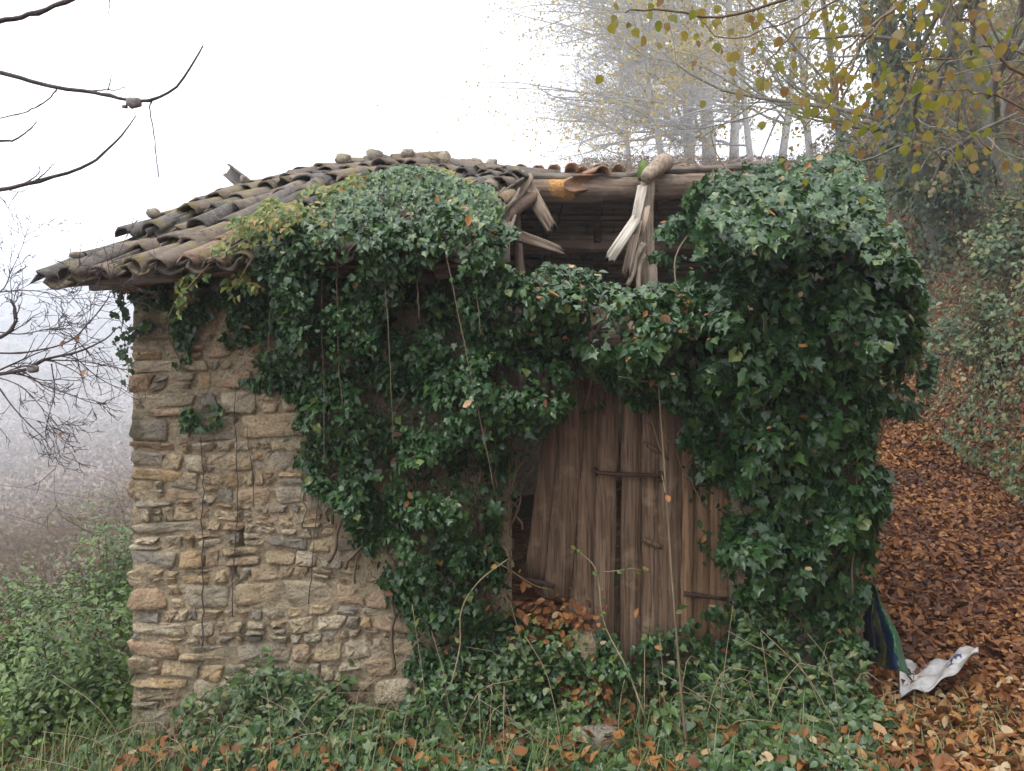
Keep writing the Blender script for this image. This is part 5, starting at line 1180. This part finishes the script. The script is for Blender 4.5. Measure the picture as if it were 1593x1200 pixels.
tA = limb_tree('bare_tree', 'near bare tree whose dark branches reach in at the upper left', (-2.6, 2.5, .1), TWIG_DARK, [
    ([(-2.6, 2.5, 2.7), at(-160, 90, YB), at(0, 112, YB), at(60, 130, YB), at(130, 142, YB), at(165, 148, YB), at(200, 156, YB), at(240, 155, YB), at(275, 135, YB), at(300, 100, YB), at(316, 70, YB)], .015, .0045, 0, 0),
    ([at(100, 139, YB), at(140, 141, YB), at(168, 140, YB), at(178, 141, YB + .02), at(196, 135, YB + .03)], .005, .002, 0, 0), ([at(168, 140, YB), at(172, 125, YB), at(173, 107, YB)], .0035, .002, 0, 0),
    ([at(88, 139, YB), at(75, 155, YB), at(40, 174, YB), at(0, 184, YB), at(-60, 196, YB)], .004, .003, 0, 0),
    ([(-2.6, 2.5, 2.5), at(-120, 240, 2.5), at(0, 220, 2.5), at(20, 219, 2.5), at(42, 205, 2.5), at(58, 189, 2.5)], .010, .002, 0, 0),
    ([(-2.6, 2.5, 2.2), at(-100, 310, 2.7), at(0, 295, 2.7), at(55, 284, 2.7), at(130, 260, 2.7), at(165, 235, 2.7), at(192, 208, 2.7), at(212, 180, 2.7)], .016, .003, 0, 0),
    ([at(35, 288, 2.7), at(55, 275, 2.7), at(62, 265, 2.72), at(60, 257, 2.73)], .0045, .002, 0, 0), ([at(50, 285, 2.7), at(72, 268, 2.68), at(86, 252, 2.66)], .004, .002, 0, 0), ([at(5, 294, 2.7), at(30, 299, 2.69), at(44, 292, 2.68)], .003, .0015, 0, 0),
    ([(-2.6, 2.5, 3.0), at(-90, 55, 2.4), at(0, 34, 2.4), at(50, 22, 2.4), at(110, 0, 2.4), at(170, -25, 2.4), at(260, -60, 2.4)], .015, .008, 0, 0), ([at(150, -20, 2.4), at(170, 0, 2.4), at(166, 34, 2.4)], .004, .0015, 0, 0),
    ([at(236, 158, YB), at(233, 170, YB), at(240, 215, YB), at(247, 277, YB)], .0042, .0026, 0, 0)], 710, ([(-2.75, 2.5, -.3), (-2.7, 2.5, 1.5), (-2.6, 2.5, 3.2), (-2.5, 2.6, 5.0)], (.10, .04)), (3, 2))
G_HUSK = make_plain('pale_husk', (.13, .12, .115), (.34, .32, .31), 50, .9)
def husk(px, py, Y, s, seed, par):
    V, Fc = boulder(at(px, py, Y), s, seed, (1.25, .8, .8)); child('husk', mesh('husk', V, Fc, G_HUSK, .3), par); V, Fc = boulder(at(px - 14, py + 6, Y), s * .4, seed + 1, (1.2, .8, .7)); child('husk', mesh('husk', V, Fc, G_HUSK, .8), par)
husk(208, 160, YB, .021, 715, tA)
YC = 3.9
tB = limb_tree('bare_tree', 'twiggy bare shrub reaching in from the left below the eave', (-4.0, 3.9, -.4), TWIG_DARK, [
    ([(-3.9, 3.9, 1.2), at(-90, 590, YC), at(0, 582, YC), at(40, 575, YC), at(70, 560, YC), at(120, 548, YC), at(160, 530, YC), at(185, 508, YC)], .022, .004, 10, .42),
    ([at(-120, 540, YC), at(0, 550, YC), at(60, 545, YC), at(110, 530, YC), at(140, 500, YC), at(165, 470, YC), at(172, 452, YC)], .010, .003, 9, .35),
    ([(-3.9, 3.9, 1.5), at(-80, 545, YC), at(0, 525, YC), at(22, 505, YC), at(25, 490, YC), at(17, 466, YC)], .02, .010, 4, .3),
    ([(-3.9, 3.9, 1.9), at(-80, 470, YC), at(0, 455, YC), at(45, 452, YC), at(80, 458, YC), at(98, 468, YC)], .008, .003, 8, .28),
    ([(-3.9, 3.9, 1.9), at(-60, 480, YC), at(0, 455, YC), at(18, 420, YC), at(30, 395, YC), at(45, 350, YC)], .007, .002, 8, .3),
    ([at(-30, 560, YC), at(10, 620, YC), at(40, 655, YC), at(68, 682, YC), at(80, 700, YC), at(102, 712, YC)], .007, .0015, 7, .3),
    ([at(-30, 580, YC), at(30, 600, YC), at(70, 640, YC), at(95, 668, YC)], .006, .0015, 6, .3), ([at(80, 566, YC), at(85, 610, YC), at(75, 650, YC), at(70, 680, YC)], .005, .002, 4, .2),
    ([at(-40, 510, YC), at(30, 520, YC), at(90, 512, YC), at(130, 540, YC), at(150, 560, YC)], .006, .002, 9, .3), ([at(118, 548, YC), at(128, 590, YC), at(135, 615, YC), at(140, 622, YC)], .004, .0015, 4, .15)],
    720, ([(-4.1, 3.9, -.8), (-4.05, 3.9, .6), (-3.9, 3.9, 1.6), (-3.8, 3.95, 2.6)], (.07, .03)), (4, 2))
husk(52, 574, YC, .024, 725, tB)
leaf_objects(tB, np.array([at(131, 575, YC), at(122, 520, YC), at(98, 530, YC), at(95, 672, YC)]), np.array([[0, -1.0, .2]] * 4), np.array([[.2, 0, -1.0]] * 4), [.035, .04, .035, .03], 'caught', DEAD, TWIG_DARK)

# hazel leaning in over the upper right
hz = empty('hazel_tree', (3.3, 3.4, -.2)); tag(hz, 'hazel with yellow green leaves hanging in over the upper right', 'tree')
b = Bag(); b.add(*tube(curve([(3.35, 3.4, -.5), (3.3, 3.4, 2.0), (3.0, 3.4, 3.6), (2.6, 3.4, 4.6)], 16), np.linspace(.08, .03, 16), 8), .3); child('trunk', b.mesh('trunk', TWIG_BROWN, True), hz)
hr = np.random.default_rng(730); PH, TH = [], []
for ctrl, r0 in (([(2.9, 3.4, 3.9), at(1500, -60, 3.2), at(1380, 20, 3.1), at(1310, 90, 3.1), at(1290, 160, 3.1)], .009), ([(2.6, 3.4, 4.6), at(1380, -80, 3.4), at(1240, -10, 3.3), at(1130, 25, 3.3), at(1020, 15, 3.3), at(970, 20, 3.3)], .010),
                 ([(3.25, 3.4, 2.4), at(1600, 120, 3.0), at(1545, 70, 3.0), at(1490, 20, 3.0), at(1470, -30, 3.0)], .008), ([(3.25, 3.4, 2.6), at(1593, 85, 3.1), at(1480, 88, 3.0), at(1400, 98, 3.0), at(1350, 108, 3.0)], .005),
                 ([(3.28, 3.4, 2.2), at(1590, 168, 3.2), at(1540, 150, 3.1), at(1500, 142, 3.1), at(1430, 140, 3.1), at(1385, 130, 3.1)], .005), ([(3.0, 3.4, 3.6), at(1480, -40, 3.3), at(1350, 60, 3.2), at(1300, 150, 3.2), at(1240, 205, 3.2)], .008),
                 ([(2.8, 3.4, 4.1), at(1400, -60, 3.5), at(1260, 30, 3.4), at(1200, 90, 3.4), at(1180, 150, 3.4)], .007), ([(3.28, 3.4, 2.0), at(1600, 230, 3.3), at(1540, 235, 3.2), at(1500, 205, 3.2), at(1420, 230, 3.2), at(1370, 255, 3.2)], .005),
                 ([(2.7, 3.4, 4.4), at(1330, -60, 3.6), at(1250, 20, 3.5), at(1130, 60, 3.5), at(1080, 20, 3.5)], .006), ([(3.1, 3.4, 3.2), at(1540, -20, 3.4), at(1450, 60, 3.3), at(1400, 170, 3.3), at(1350, 200, 3.3)], .006)):
    c = curve(ctrl, 22) + hr.normal(0, .006, (22, 3)); b = Bag(); b.add(*tube(c, np.linspace(r0, r0 * .3, 22), 5), .3); child('branch', b.mesh('branch', TWIG_BROWN, True), hz)
    for k in range(30):
        i0 = hr.integers(8, 22); p = c[i0] + hr.normal(0, .09, 3) * np.array([1, 1.5, .8]) - np.array([0, 0, .03]); PH.append(p); TH.append((hr.normal(0, .5), hr.normal(0, .3), -1))
m = len(PH); leaf_objects(hz, np.array(PH), np.column_stack([hr.normal(0, .5, m), -np.ones(m), hr.normal(.1, .5, m)]), np.array(TH, float), hr.uniform(.022, .05, m), 'hazel', ROUND, L_HAZEL)

# ------------------------------------------------------------------ the mist
V, Fc = box(-1800, 1200, -140, 1900, -60, 112)
hz_m = bpy.data.materials.new('mist'); hz_m.use_nodes = True; t_ = hz_m.node_tree; t_.nodes.clear(); oo = t_.nodes.new('ShaderNodeOutputMaterial'); pv = t_.nodes.new('ShaderNodeVolumePrincipled')
pv.inputs['Color'].default_value = (.84, .905, 1.0, 1); pv.inputs['Density'].default_value = HAZE_DENSITY; pv.inputs['Anisotropy'].default_value = .2; t_.links.new(pv.outputs[0], oo.inputs['Volume'])
hzb = tag(link('haze', mesh('haze', V, Fc, hz_m)), kind='stuff')
